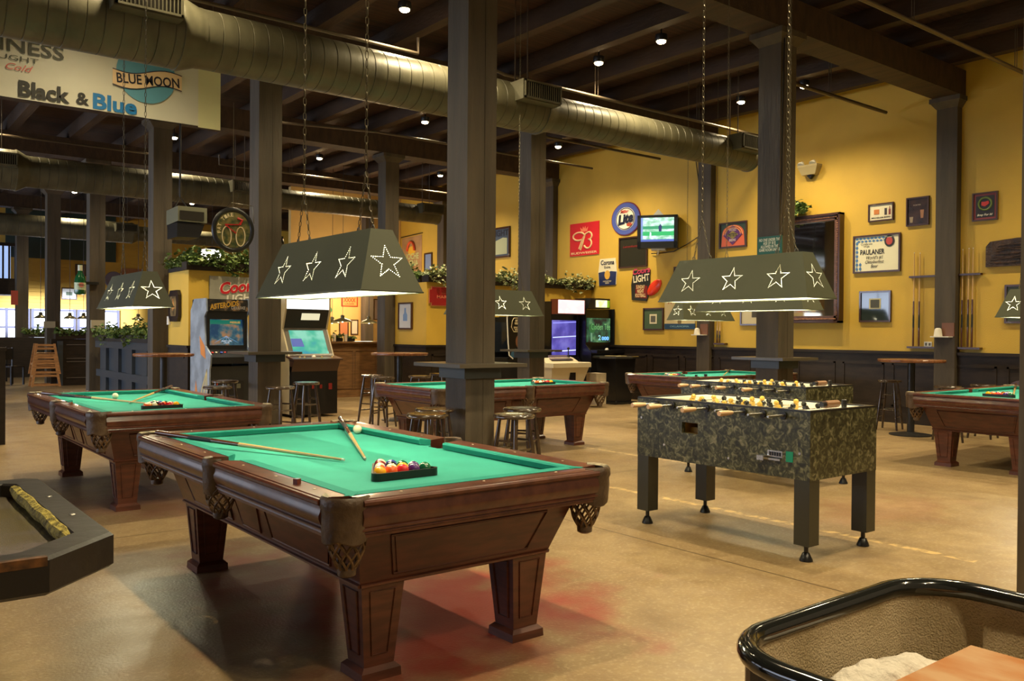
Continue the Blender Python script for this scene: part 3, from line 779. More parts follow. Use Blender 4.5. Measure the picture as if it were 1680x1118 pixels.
# ================================================================= DUCTS
def duct(label, y, zc, secs, regs, xs0):
    """secs: (x0,x1,r); regs: x centres of side registers"""
    t = thing('air_duct', label, 'air duct', (0, y, zc))
    for i, (x0, x1, r) in enumerate(secs):
        prof = []; x = x0; k = 0
        n = max(2, int((x1-x0)/.075))
        for j in range(n+1):
            xx = x0+(x1-x0)*j/n; prof.append((r, xx))
            if j < n and j % 2 == 0: prof += [(r, xx+.030), (r-.006, xx+.034), (r-.006, xx+.038), (r, xx+.042)]
        b = MB(); b.lathe(prof, 36, axis=0); b.build('duct_section', DUCTM, t, smooth=True)
        if i+1 < len(secs):
            x2, r2_ = secs[i+1][0], secs[i+1][2]
            b = MB(); b.lathe([(r+.012, x1-.03), (r+.012, x1), (r2_+.004, x2), (r2_+.004, x2+.04)], 36, axis=0); b.build('reducer', DUCTM, t, smooth=True)
    for x, r in regs:
        b = MB(); b.box(x-.30, x+.30, -r-.16, -r*.55, -.02, .22); rg = b.build('register_box', DUCTM, t)
        b = MB(); b.box(x-.285, x+.285, -r-.175, -r-.16, -.005, .205, 1)
        for k in range(16): b.box(x-.27+k*.034, x-.262+k*.034, -r-.187, -r-.172, .015, .185, 0)
        for q in ((x-.29, x+.29, -.008, .012), (x-.29, x+.29, .19, .21), (x-.29, x-.27, -.008, .21), (x+.27, x+.29, -.008, .21)): b.box(q[0], q[1], -r-.19, -r-.172, q[2], q[3], 0)
        b.build('register_grille', [DUCTM, GLASS_DARK], rg)
        b = MB()
        for dx in (-.08, .12): b.tube([(x+dx, 0, r*.9), (x+dx, 0, 5.655-zc)], .009, 6)
        b.build('hanger_rod', DARKP, t)
    xe, re = secs[-1][1], secs[-1][2]
    b = MB(); b.lathe([(re+.01, xe-.02), (re+.01, xe), (re*.97, xe+.01)], 36, axis=0); b.build('end_cap', DUCTM, t)
    return t
duct('big air duct running overhead from the upper left to the column by the foosball', 8.6, 4.245,
     [(-3, 2.62, .335), (2.78, 7.15, .285), (7.28, 11.55, .235)], [(2.22, .335), (6.85, .285), (11.15, .235)], 0)
duct('second air duct, farther back above the hanging television', 17.85, 4.25, [(-3, 2.60, .36), (2.75, 7.0, .285), (7.1, 11.65, .215)], [(2.25, .36), (6.70, .285), (11.3, .215)], 0)
duct('third and farthest air duct at far left', 27.1, 4.25, [(-3, 6.95, .30), (7.1, 11.6, .22)], [(6.7, .30), (11.2, .22)], 0)

# ================================================================= CEILING LAMPS, SPRINKLER PIPES
FIX = None
places = []
for yc, xs in ((-1.6, (2.2, 5.45)), (3.1, (2.2, 5.45, 8.7, 12.0)), (8.5, (2.2, 5.45, 8.7, 12.0)), (13.1, (2.2, 5.45, 8.66, 11.95)), (18.1, (2.2, 5.45, 8.64, 11.9)), (27.1, (5.4, 8.7, 12.0))):  # the bay behind the camera is added, unseen, for front fill light
    for x in xs:
        for dy in ((-.6, .6) if yc < 16 else (0,)): places.append((x, yc+dy))
names = {(8.7, 9.1): 'ceiling lamp left of the centre pair, above the big duct', (8.7, 7.9): 'ceiling lamp near the top, right of centre', (5.45, 9.1): 'ceiling lamp at the top edge, left of the thick column'}
for (x, y) in places:
    px, py = (Vector((x, y, 5.3-H)).dot(r2)/Vector((x, y, 5.3-H)).dot(fw), Vector((x, y, 5.3-H)).dot(u2)/Vector((x, y, 5.3-H)).dot(fw))
    px, py = 840+F*px, 559-F*py
    zone = 'at far left' if px < 350 else 'left of the thick column' if px < 740 else 'mid picture' if px < 1240 else 'right of the foosball column'
    bay = {-2: 'added as unseen fill behind the viewer', 3: 'over the camera side', 8: 'beside the big duct', 13: 'in the third beam bay', 18: 'in the fourth beam bay', 27: 'in the last beam bay'}[min((-2, 3, 8, 13, 18, 27), key=lambda q: abs(q-y))]
    lab = names.get((x, round(y, 1)), '%sround ceiling lamp %s, %s' % ('' if y > 16 else 'nearer ' if y in (2.5, 7.9, 12.5) else 'farther ', zone, bay))
    if FIX is None:
        FIX = thing('ceiling_lamp', lab, 'ceiling lamp', (x, y, 5.30), 0, 'round ceiling lamps')
        b = MB(); b.lathe([(.075, 0), (.085, .02), (.080, .085), (.03, .095)], 22); b.build('housing', BLKM, FIX, smooth=True)
        b = MB(); b.sphere((0, 0, -.003), .062, 18, 10, sz=.5); b.build('lens', glow(255, 222, 165, 60), FIX, smooth=True)
        b = MB(); b.tube([(0, 0, .09), (0, 0, .356)], .012, 8); b.build('stem', BLKM, FIX)
        light('lamp_beam', 'SPOT', (0, 0, -.05), SPOT_W, WARM, size=.07, spot=136, blend=.9, parent=FIX)
    else: dup(FIX, (x, y, 5.30), 0, lab)

def pipe(label, path, r=.022, brackets=()):
    t = thing('sprinkler_pipe', label, 'pipe')
    b = MB(); b.tube(path, r, 10); b.build('pipe_run', DARKP, t, smooth=True)
    for (x, y) in brackets:
        b = MB(); b.tube([(x-.03, y, 4.93), (x-.03, y, 5.655)], .005, 5); b.tube([(x+.03, y, 4.93), (x+.03, y, 5.655)], .005, 5); b.build('pipe_hanger', DARKP, t)
pipe('sprinkler pipe above the big duct, ending near the foosball column', [(7.0, 9.35, 5.38), (7.0, 9.35, 4.93), (7.2, 9.35, 4.9), (12.9, 9.35, 4.9), (12.9, 9.05, 4.9)], .024, ((8.9, 9.35), (11.2, 9.35)))
pipe('sprinkler pipe above the big duct left of the thick column', [(1.5, 9.35, 4.9), (5.8, 9.35, 4.9), (5.8, 9.35, 5.1)], .022, ((3.6, 9.35),))
pipe('sprinkler pipe crossing the top right corner to the yellow wall', [(7.5, 4.88, 4.9), (13.3, 4.88, 4.9)], .026, ((9.5, 4.88), (12.2, 4.88)))
pipe('dark pipe ending below the ceiling lamp right of the foosball column', [(10.2, 7.2, 4.95), (13.2, 7.2, 4.95)], .028, ((11.6, 7.2),))
pipe('sprinkler pipe in the third bay above the flared column', [(5.9, 13.9, 4.9), (7.5, 13.45, 4.9), (12.7, 13.45, 4.9)], .022, ((9.2, 13.45), (11.2, 13.45)))
pipe('sprinkler pipe in the fourth bay', [(6.4, 18.2, 5.1), (6.4, 18.2, 4.9), (12.7, 18.2, 4.9)], .022, ((8.0, 18.2), (11.0, 18.2)))
pipe('sprinkler pipe above the second duct at left', [(-2, 18.3, 4.95), (5.2, 18.3, 4.95)], .022, ((2.0, 18.3),))
pipe('sprinkler pipe below the big duct near the red square sign', [(9.6, 11.9, 4.92), (13.1, 11.9, 4.92)], .024, ((11, 11.9),))

# ================================================================= BANNER
def banner():
    t = thing('hanging_banner', 'long white beer banner hanging behind the big duct at upper left', 'banner', (1.4, 10.60, 4.40))
    vin = mat('banner_vinyl', (.62, .60, .48), .30, var=(1.5, .08), bump=(2.2, .5))
    b = MB(); n = 30
    top, bot = .60, -.54
    pts = []
    for i in range(n+1):
        x = -2.2+4.27*i/n; pts.append((x, .005*math.sin(x*5)+.002*math.sin(x*13)))
    b.loft([[(x, y, bot), (x, y, top), (x, y+.003, top), (x, y+.003, bot)] for x, y in pts]); b.build('vinyl_sheet', vin, t, smooth=True)
    b = MB(); b.box(2.07, 2.34, -.002, .004, bot-.015, top); b.build('end_strip', mat('banner_end_vinyl', (.62, .60, .33), .35), t)
    k1, k2, k3 = flat(20, 20, 15), flat(20, 110, 170), flat(60, 62, 45)
    text('Black', .41, -.43, .50, .175, k1, t, -.012, bold=.035); text('&', .79, -.44, .135, .14, k1, t, -.012, bold=.03)
    text('Blue', 1.13, -.44, .47, .18, k2, t, -.012, bold=.035)
    text('GUINNESS', .00, .02, 1.20, .15, k3, t, -.012, bold=.015); text('DRAUGHT', .02, -.115, .66, .055, k3, t, -.012)
    text('Extra', -.16, -.21, .29, .07, flat(200, 90, 80), t, -.012, shear=.4); text('Cold', .17, -.21, .26, .07, flat(200, 90, 80), t, -.012, shear=.4)
    plate(disc_pts(1.47, -.04, .33, .33, 40), flat(90, 150, 170), t, 'blue_moon_disc', -.010)
    b = MB(); rib = []
    for i in range(13):
        x = 1.10+.77*i/12; zc = -.125+.035*math.sin((i/12)*PI*2+PI)+.05*i/12; rib.append((x, zc))
    b.loft([[(x, -.018, z-.085), (x, -.018, z+.085), (x, -.012, z+.085), (x, -.012, z-.085)] for x, z in rib]); b.build('ribbon', flat(225, 195, 150), t)
    b = MB()
    for e in (-.092, .086): b.loft([[(x, -.022, z+e), (x, -.022, z+e+.008), (x, -.012, z+e+.008), (x, -.012, z+e)] for x, z in rib])
    b.build('ribbon_edge', flat(40, 35, 60), t)
    text('BLUE MOON', 1.49, -.105, .70, .115, flat(30, 30, 45), t, -.022, bold=.02, rot=.08)
    b = MB()
    for x in (-1.0, 1.0, 2.25): b.tube([(x, 0, top-.02), (x, .02, 1.0)], .004, 5)
    b.build('hanging_cord', CHAIN, t)
banner()

# ================================================================= SIGNS AND PICTURES ON THE RIGHT WALL
def wall_thing(name, label, cat, y, z, x=WALLX, rz=RW): return thing(name, label, cat, (x, y, z), rz)
# red square beer sign
t = wall_thing('beer_sign', 'red square beer sign with a cream script letter and crown', 'sign', 14.42, 3.53)
plate([(-.48, -.37), (.48, -.37), (.48, .37), (-.48, .37)], flat(205, 25, 30), t, 'sign_board', -.02, .02)
cr = flat(240, 205, 150)
b = MB()
def ell(cx, cz, rx, rz, a0, a1, n=18): return [(cx+rx*math.cos(math.radians(a0+(a1-a0)*i/n)), -.026, cz+rz*math.sin(math.radians(a0+(a1-a0)*i/n))) for i in range(n+1)]
path = ell(-.17, .07, .19, .09, 20, 330)+[(.02, -.026, .06), (-.05, -.026, -.12), (-.11, -.026, -.24), (-.16, -.026, -.215)]+[(-.06, -.026, -.02), (.06, -.026, .12)]+ell(.16, .06, .10, .085, 130, -80)+ell(.13, -.11, .12, .105, 80, -160)
b.tube(path, .020, 6); b.build('script_letter', cr, t, smooth=True)
plate([(-.10, .17), (.10, .17), (.13, .27), (.06, .22), (.035, .29), (0, .23), (-.035, .29), (-.06, .22), (-.13, .27)], flat(235, 130, 90), t, 'crown', -.024)
text('BUDWEISER', 0, -.31, .86, .05, cr, t, -.024, bold=.02)
# round blue lite sign
t = wall_thing('beer_sign', 'round blue and white beer sign left of the hanging television', 'sign', 13.12, 3.86)
plate(disc_pts(0, 0, .43, .36, 40), flat(110, 30, 60), t, 'outer_ring', -.02, .02); plate(disc_pts(0, 0, .41, .34, 40), flat(75, 90, 165), t, 'blue_ring', -.026)
plate(disc_pts(0, 0, .285, .245, 36), flat(235, 230, 205), t, 'pale_disc', -.031)
b = MB(); b.tube([(.265*math.cos(2*PI*i/36), -.034, .225*math.sin(2*PI*i/36)) for i in range(36)], .008, 5, closed=True); b.build('dark_ring', flat(25, 30, 55), t)
text('Lite', .01, .0, .46, .22, flat(20, 25, 50), t, -.042, bold=.05, shear=.25, rot=.12); text('Miller', -.02, .155, .24, .07, flat(205, 70, 50), t, -.042, shear=.35, bold=.02)
plate(disc_pts(.12, -.135, .08, .04, 20), flat(170, 70, 40), t, 'red_seal', -.036)
# corona shield
t = wall_thing('beer_sign', 'white and navy tapered beer sign below the red square sign', 'sign', 13.665, 2.74)
plate([(-.27, -.28), (.27, -.28), (.29, .0), (.24, .30), (-.24, .30), (-.29, .0)], flat(225, 215, 180), t, 'sign_board', -.015, .015)
plate([(-.255, -.29), (.255, -.29), (.28, .0), (.10, .02), (0, -.03), (-.10, .02), (-.28, .0)], flat(35, 45, 90), t, 'navy_panel', -.019)
plate(disc_pts(0, -.06, .085, .10), flat(215, 165, 60), t, 'gold_crest', -.023)
text('Corona', 0, .215, .42, .11, flat(30, 30, 50), t, -.02, bold=.03); text('Extra', 0, .11, .19, .06, flat(50, 45, 50), t, -.02, bold=.02)
text('IMPORTED\nBEER', 0, -.22, .26, .07, flat(225, 215, 180), t, -.023)
# coors football
t = wall_thing('beer_sign', 'cut-out beer sign with a red football and mug', 'sign', 12.52, 2.43)
plate([(-.40, -.32), (.02, -.36), (.10, -.20), (.12, .30), (-.36, .30), (-.42, .0)], flat(40, 40, 38), t, 'mug_shape', -.02, .02)
plate([(-.30, -.27), (.03, -.30), (.06, -.04), (-.28, .0)], flat(120, 30, 25), t, 'red_panel', -.024)
b = MB(); b.T = Matrix.Translation((.24, -.045, -.08)) @ Matrix.Rotation(-.65, 4, 'Y'); b.lathe([(.001, -.24), (.07, -.19), (.115, -.10), (.13, 0), (.115, .10), (.07, .19), (.001, .24)], 18, axis=0); o = b.build('football', flat(215, 60, 35, .25), t, smooth=True); o.scale = (1, .35, 1)
text('Coors', -.12, .29, .50, .13, flat(190, 60, 90), t, -.03, bold=.03, shear=.2, rot=.08); text('LIGHT', -.12, .13, .46, .15, flat(235, 225, 190), t, -.03, bold=.03, rot=.08)
text('SUNDAY\nNIGHT\nFOOTBALL', -.14, -.14, .30, .26, flat(230, 205, 150), t, -.028, bold=.02)
# framed works
t, w, h = framed('brown framed mirror-glass beer picture under the hanging television', 13.31, 12.48, 2.80, 3.46, mat('smoky_mirror', (.08, .075, .05), .12, .6)); text('Leinenkugel\'s', -.05, .12, .5, .07, flat(130, 30, 20), t, -.02, shear=.3, bold=.02)
t, w, h = framed('small square frame, green mat around a grey photo, below the football sign', 12.58, 12.02, 1.47, 1.93, flat(70, 90, 60), fw_=.025)
plate([(-.10, -.10), (.10, -.10), (.10, .10), (-.10, .10)], flat(215, 205, 170), t, 'inner_mat', -.022); plate([(-.065, -.065), (.065, -.065), (.065, .065), (-.065, .065)], flat(90, 88, 75), t, 'photo', -.026)
t = wall_thing('wall_poster', 'tall cream poster with a blue bottom band behind the small far lamp', 'poster', 11.60, 1.82)
plate([(-.40, -.27), (.40, -.27), (.40, .50), (-.40, .50)], flat(225, 205, 150), t, 'poster_sheet', -.008, .008); plate([(-.40, -.33), (.40, -.33), (.40, -.22), (-.40, -.22)], flat(40, 75, 105), t, 'blue_band', -.012, .012)
text('OKLAHOMA', 0, -.275, .5, .035, flat(150, 190, 200), t, -.014); plate(star_pts(-.26, .25, .09, .04), flat(190, 80, 50), t, 'red_figure', -.011); plate(disc_pts(0, -.18, .05, .05), flat(130, 110, 70), t, 'seal', -.013)
t, w, h = framed('narrow framed print peeking out left of the large dark lamp', 11.75, 11.45, 2.35, 2.75, flat(190, 150, 110)); plate([(-.05, -.14), (.1, -.14), (.1, .12), (-.05, .12)], flat(60, 30, 25), t, 'dark_figure', -.02)
t, w, h = framed('framed ale print with orange swirls and a purple diamond', 10.62, 9.98, 3.03, 3.52, flat(45, 65, 45))
plate([(-.27, -.21)]+[(.25*math.cos(a), .02+.17*math.sin(a)) for a in [PI-PI*i/16 for i in range(17)]]+[(.27, -.21)], flat(220, 100, 60), t, 'orange_arch', -.02)
for rr_ in (.21, .17): 
    b = MB(); b.tube([(rr_*1.05*math.cos(PI*i/16), -.026, .0+rr_*.8*math.sin(PI*i/16)) for i in range(17)], .008, 5); b.build('swirl_line', flat(235, 170, 110), t)
plate([(0, -.19), (.22, 0), (0, .19), (-.22, 0)], flat(95, 40, 105), t, 'purple_diamond', -.03); plate([(0, -.08), (.13, 0), (0, .08), (-.13, 0)], flat(150, 130, 60), t, 'gold_diamond', -.033)
text("PETE'S", 0, 0, .20, .06, flat(30, 40, 40), t, -.036, bold=.02); text('WICKED', 0, .095, .17, .05, flat(225, 200, 190), t, -.034, bold=.02); text('BREWS', 0, -.10, .15, .05, flat(225, 200, 190), t, -.034, bold=.02)
t = wall_thing('notice_sign', 'green notice about the game room age limit on the column', 'sign', 6.0, 2.44, 0, 0); t.location = (8.745, 6.19, 2.44); t.rotation_euler = (0, 0, RW)
plate([(-.17, -.115), (.17, -.115), (.17, .115), (-.17, .115)], flat(15, 95, 70), t, 'sign_board', -.012, .012)
text('NO ONE UNDER THE\nAGE OF 18 IS\nALLOWED IN THE\nGAME ROOM UNLESS', 0, .015, .29, .155, flat(225, 230, 200), t, -.014, bold=.03)
# big mirror
def mirror():
    y0, y1, z0, z1 = 9.25, 8.02, 1.60, 3.46; w, h = y0-y1, z1-z0
    t = thing('wall_mirror', 'large deep-framed mirror with beaded copper edge behind the foosball column', 'mirror', (WALLX, (y0+y1)/2, (z0+z1)/2), RW)
    b = MB(); f = .035
    for q in ((-w/2, w/2, h/2-f, h/2), (-w/2, w/2, -h/2, -h/2+f), (-w/2, -w/2+f, -h/2, h/2), (w/2-f, w/2, -h/2, h/2)): b.box(q[0], q[1], -.14, -.001, q[2], q[3])
    b.build('frame_box', FRAMEW, t)
    cop = mat('copper_beading', (.45, .20, .10), .3, .5, var=(40, .6))
    b = MB(); f2 = .085
    for q in ((-w/2+f, w/2-f, h/2-f2-f, h/2-f), (-w/2+f, w/2-f, -h/2+f, -h/2+f+f2), (-w/2+f, -w/2+f+f2, -h/2+f, h/2-f), (w/2-f-f2, w/2-f, -h/2+f, h/2-f)): b.box(q[0], q[1], -.10, -.002, q[2], q[3])
    b.build('inner_frame', mat('copper_brown_frame', (.14, .06, .03), .3, var=(20, .4)), t)
    for q in ((-1, 0), (1, 0)):
        b = MB(); n = 44
        for i in range(n): b.sphere((q[0]*(w/2-f-.03), -.102, -h/2+.1+(h-.2)*i/(n-1)), .014, 6, 4)
        b.build('bead_row', cop, t)
    for q in (-1, 1):
        b = MB(); b.tube([(-w/2+.07, -.104, q*(h/2-.065)), (w/2-.07, -.104, q*(h/2-.065))], .016, 6); b.build('copper_rod', cop, t)
    b = MB(); b.box(-w/2+.12, w/2-.12, -.04, -.03, -h/2+.12, h/2-.12); b.build('mirror_glass', MIRR, t)
    return t
mirror()
t, w, h = framed('framed print left of the foosball column below the lamps', 10.11, 9.50, 1.56, 2.1, flat(205, 190, 150)); plate([(-.05, -.12), (.24, -.12), (.24, .2), (-.05, .2)], flat(70, 62, 40), t, 'dark_print', -.02)
t, w, h = framed('small framed ad with bottles, upper frame right of the mirror', 7.58, 7.15, 3.25, 3.54, flat(225, 215, 180), fw_=.022)
plate([(-.12, -.03), (-.03, -.03), (-.03, .05), (-.12, .05)], flat(200, 120, 50), t, 'mug_print', -.02); plate([(.06, -.05), (.10, -.05), (.10, .06), (.06, .06)], flat(60, 50, 45), t, 'can_print', -.02)
plate([(.13, -.05), (.165, -.05), (.165, .03), (.153, .05), (.153, .085), (.142, .085), (.142, .05), (.13, .03)], flat(130, 50, 40), t, 'bottle_print', -.02); text('MICHELOB BEERS', 0, -.085, .32, .025, flat(40, 35, 30), t, -.02, bold=.02)
t, w, h = framed('small dark portrait-format frame close to the wall column', 6.94, 6.58, 3.12, 3.57, mat('dark_brown_print', (.05, .022, .012), .25, var=(5, .6)), fw_=.022)
text('PORTER', -.01, .10, .12, .02, flat(170, 150, 130), t, -.02); plate([(-.12, -.17), (-.08, -.17), (-.07, -.08), (-.13, -.08)], flat(150, 130, 100), t, 'glass_print', -.02); plate([(.05, -.11), (.09, -.11), (.10, .02), (.04, .02)], flat(160, 110, 70), t, 'beer_print', -.02)
t, w, h = framed('wide framed beer poster with blue and white lozenge border', 7.84, 7.03, 2.42, 3.04, flat(232, 225, 190), fw_=.028)
bl = flat(70, 120, 175)
b = MB()
for i in range(9):
    for k in range(2):
        cx, cz = -.34+.065*i+(.03 if k else 0), .255-.045*k
        if i < 8: b.prism([(cx-.03, cz), (cx, cz-.02), (cx+.03, cz), (cx, cz+.02)], -.021, -.019, 1)
for k in range(7): b.prism([(-.365, .18-.07*k), (-.34, .145-.07*k), (-.315, .18-.07*k), (-.34, .215-.07*k)], -.021, -.019, 1)
for k in range(2): b.prism([(-.305, -.17-.07*k), (-.28, -.205-.07*k), (-.255, -.17-.07*k), (-.28, -.135-.07*k)], -.021, -.019, 1)
b.build('lozenge_border', bl, t)
kk = flat(35, 30, 30)
text('PAULANER', -.07, .03, .42, .085, kk, t, -.021, bold=.02); text('Celebrate\nWith', -.17, .145, .20, .075, kk, t, -.021); text("World's #1\nOktoberfest\nBeer", -.03, -.13, .32, .20, kk, t, -.021, shear=.3)
plate(disc_pts(.22, .19, .085, .095), flat(45, 45, 40), t, 'seal_ring', -.022); plate(disc_pts(.22, .19, .055, .062), flat(185, 70, 60), t, 'seal_centre', -.026); text('PAULANER', .22, .255, .11, .02, flat(220, 210, 180), t, -.027)
t, w, h = framed('square frame with dark mat and tiny photo, lamp stars mirrored in its glass', 7.72, 7.18, 1.61, 2.12, mat('dark_green_glazed_mat', (.018, .028, .026), .06), fw_=.028)
plate([(-.10, -.04), (.10, -.04), (.10, .13), (-.10, .13)], flat(195, 185, 140), t, 'inner_mat', -.02); plate([(-.075, -.02), (.075, -.02), (.075, .11), (-.075, .11)], flat(75, 72, 55), t, 'photo', -.024)
t, w, h = framed('red-bordered square ale picture right of the wall column', 5.93, 5.57, 3.10, 3.52, flat(150, 60, 55), fw_=.022)
plate([(-.13, -.16), (.13, -.16), (.13, .16), (-.13, .16)], flat(35, 30, 22), t, 'dark_field', -.019); b = MB(); b.tube([(.09*math.cos(2*PI*i/30), -.024, .04+.09*math.sin(2*PI*i/30)) for i in range(30)], .014, 5, closed=True); b.build('green_ring', flat(110, 130, 70), t)
plate([(-.05, .02), (.0, .0), (.06, .04), (.05, .08), (0, .07), (-.05, .07)], flat(200, 50, 40), t, 'red_emblem', -.026); text('Bray For It!', 0, -.125, .22, .04, flat(230, 220, 200), t, -.024, shear=.3, bold=.03)
t = wall_thing('carved_plaque', 'dark carved wooden plaque at the right edge', 'plaque', 5.30, 2.61)
CARV = mat('carved_dark_wood', (.075, .038, .020), .35, var=(9, .6), bump=(22, 1.0))
b = MB(); pts = [(-.42, -.20), (.5, -.20), (.5, .20), (0, .20), (-.36, .17), (-.42, .10)]; b.prism(pts, -.05, 0, 1); b.build('board', CARV, t)
b = MB()
for i in range(7): b.tube([(-.36+.02*i, -.052, -.14+.04*i), (-.1, -.058, -.15+.045*i+.02*math.sin(i*2)), (.15, -.058, -.13+.04*i), (.45, -.052, -.15+.045*i)], .009, 6)
b.build('carving', CARV, t)
t, w, h = framed('dark frame behind the lamp at the right edge', 5.46, 4.9, 1.58, 2.14, flat(60, 68, 45))
b = MB(); b.lathe([(.10, -.03), (.11, -.02), (.11, 0)], 24, axis=1); o = b.build('round_plaque', flat(140, 60, 30)); o.location = (WALLX, 5.02, 3.55); o.rotation_euler = (0, 0, RW); tag(o, 'orange-brown round plaque cut by the right edge', 'plaque')

# television on its bracket
def tv():
    t = thing('television', 'boxy television showing a ball game, hung on the yellow wall', 'television', (12.98, 11.84, 3.44), RW+.62)
    w, h = .80, .66
    b = MB(); b.loft([[(-w/2, 0, -h/2), (w/2, 0, -h/2), (w/2, 0, h/2), (-w/2, 0, h/2)], [(-w/2, .20, -h/2), (w/2, .20, -h/2), (w/2, .20, h/2), (-w/2, .20, h/2)], [(-.22, .46, -.22), (.22, .46, -.22), (.22, .46, .18), (-.22, .46, .18)]]); b.build('casing', BLKP, t)
    b = MB()
    for q in ((-w/2, w/2, h/2-.05, h/2), (-w/2, w/2, -h/2, -h/2+.13), (-w/2, -w/2+.07, -h/2, h/2), (w/2-.07, w/2, -h/2, h/2)): b.box(q[0], q[1], -.03, 0, q[2], q[3])
    b.build('bezel', mat('grey_bezel', (.025, .028, .03), .4), t)
    s = MB(); s.box(-w/2+.07, w/2-.07, -.012, -.002, -h/2+.13, h/2-.05); sc = s.build('screen', two_tone('ball_game_screen', (.25, .55, .35), (.45, .75, .55), (.75, .88, .95), 7, 1.3, (1, 1, 2)), t)
    for q, c in (((-.33, .33, -.20, -.155), glow(90, 110, 190, 1.2)), ((-.33, .33, -.08, .0), glow(60, 190, 110, 1.2)), ((-.33, .33, .05, .11), glow(70, 170, 120, 1.1)), ((-.33, -.29, -.15, .28), glow(140, 160, 220, 1.2))):
        plate([(q[0], q[2]), (q[1], q[2]), (q[1], q[3]), (q[0], q[3])], c, sc, 'picture_band', -.0145)
    plate([(.03, .0), (.08, .0), (.09, .10), (.06, .15), (.02, .10)], glow(60, 70, 120, 1), sc, 'player_figure', -.0165); plate([(-.16, -.12), (-.12, -.12), (-.12, -.02), (-.15, .0)], glow(220, 235, 240, 1.2), sc, 'player_figure', -.0165)
    b = MB(); b.box(-.14, .14, .10, .40, -h/2-.03, -h/2); b.tube([(0, .25, -h/2-.02), (-.05, .55, -.40)], .02, 8); b.build('wall_bracket', WHT, t)
    b = MB(); b.prism([(-.12, h/2), (.12, h/2), (0, h/2+.14)], .12, .14, 1); b.build('top_plate', WHT, t)
tv()
b = MB(); b.tube([(13.36, 12.35, 3.06), (13.36, 12.1, 3.05), (13.36, 11.75, 3.06), (13.36, 11.4, 3.18), (13.36, 11.12, 3.30), (13.36, 11.10, 3.4), (13.36, 11.12, 4.4), (13.36, 11.2, 4.85)], .010, 6)
tag(b.build('wall_cable', BLKP), 'dark cable running from the television to the wall column', 'cable')
# emergency light
t = wall_thing('emergency_light', 'cream emergency light with two lamp heads high on the yellow wall', 'emergency light', 8.64, 4.27)
b = MB(); b.taper((-.13, .13, -.12, 0), -.10, (-.19, .19, -.16, 0), .04); b.box(-.19, .19, -.16, 0, .04, .07); b.build('housing', mat('aged_cream_plastic', (.40, .32, .15), .5), t)
for sx in (-.13, .10):
    b = MB(); b.T = Matrix.Translation((sx, -.12, .10)) @ Matrix.Rotation(.9, 4, 'X'); b.lathe([(.03, .03), (.065, -.03), (.065, -.045)], 16, axis=1); b.build('lamp_head', WHT, t, smooth=True)
b = MB(); b.prism([(-.06, -.10), (.06, -.10), (0, -.17)], -.08, -.01, 1); b.build('mount', BLKM, t)
# cue racks with cues
def cue_rack(label, y0, y1, cues, where):
    t = thing('cue_rack', label, 'cue rack', (WALLX, (y0+y1)/2, 0), RW); w = abs(y0-y1)/2
    b = MB(); b.box(-w, w, -.075, 0, 2.30, 2.33); b.build('upper_rail', FRAMEW, t); b = MB(); b.box(-w-.01, w+.01, -.10, 0, 1.195, 1.225); b.build('lower_rail', FRAMEW, t)
    for i, (y, top, dk) in enumerate(cues): cue((WALLX-.055, y, 1.227), (WALLX-.045, y, top), '%s cue %s' % (dk, where[i]), group='cues in the wall racks')
cue_rack('wooden cue rack left of the wall column, holding two cues', 6.86, 6.43, ((6.79, 2.70, 'dark-butted'), (6.70, 2.69, 'dark-butted')), ('at the left of the left wall rack', 'second in the left wall rack'))
cue_rack('wooden cue rack right of the wall column, holding three cues', 6.10, 5.78, ((6.05, 2.70, 'brown-butted'), (5.96, 2.71, 'black-butted'), (5.90, 2.71, 'black-butted')), ('nearest the wall column in the right wall rack', 'middle of the right wall rack', 'last in the right wall rack'))
cue_rack('cue rack low on the wall right of the second wall column', 10.66, 10.42, ((10.62, 1.72, 'reddish'), (10.56, 1.70, 'reddish')), ('left in the rack by the second wall column', 'right in the rack by the second wall column'))
t = wall_thing('wall_outlet', 'white double wall outlet low by the cue rack', 'outlet', 6.58, 1.26)
b = MB(); b.box(-.06, .06, -.008, 0, -.04, .04); b.build('cover_plate', WHT, t)
for x in (-.028, .028): b = MB(); b.box(x-.016, x+.016, -.010, -.008, -.022, .022); b.build('socket', flat(90, 80, 60), t)
for y, z, l in ((6.27, 1.37, 'small shelf with a white cone on the wall column between the cue racks'), (10.92, 1.37, 'small shelf with a white cone on the wall column by the far lamp')):
    t = thing('chalk_shelf', l, 'shelf', (13.25, y, z), RW)
    b = MB(); b.box(-.14, .14, -.14, 0, 0, .015); b.build('shelf_board', WHT, t); b = MB(); b.box(-.02, .16, -.02, 0, .015, .22); b.build('back_board', mat('reddish_board', (.17, .07, .035), .5), t)
    b = MB(); b.lathe([(.062, .0), (.05, .09), (.042, .115), (.02, .125)], 18); o = b.build('hand_chalk_cone', mat('white_chalk', (.78, .74, .62), .8), smooth=True); o.location = (13.25-.075, y+.05, z+.0155); tag(o, 'white chalk cone on the little shelf '+('between the cue racks' if y < 8 else 'by the far lamp'), 'chalk')
# cables beside the foosball column
t = thing('column_cable', 'bundle of cables and conduit running down the foosball column', 'cable', (8.80, 6.07, 0))
for i, (dx, dy, r, m_) in enumerate(((0, 0, .008, BLKP), (.022, -.01, .006, CHAIN), (-.03, .0, .005, DARKP))):
    b = MB(); b.tube([(dx+.03*math.sin(z*1.3+i), dy-.01*i-.01, z) for z in [2.55+k*.35 for k in range(8)]]+[(dx, dy-.02, 4.99)], r, 6); b.build('cable_run', m_, t, smooth=True)

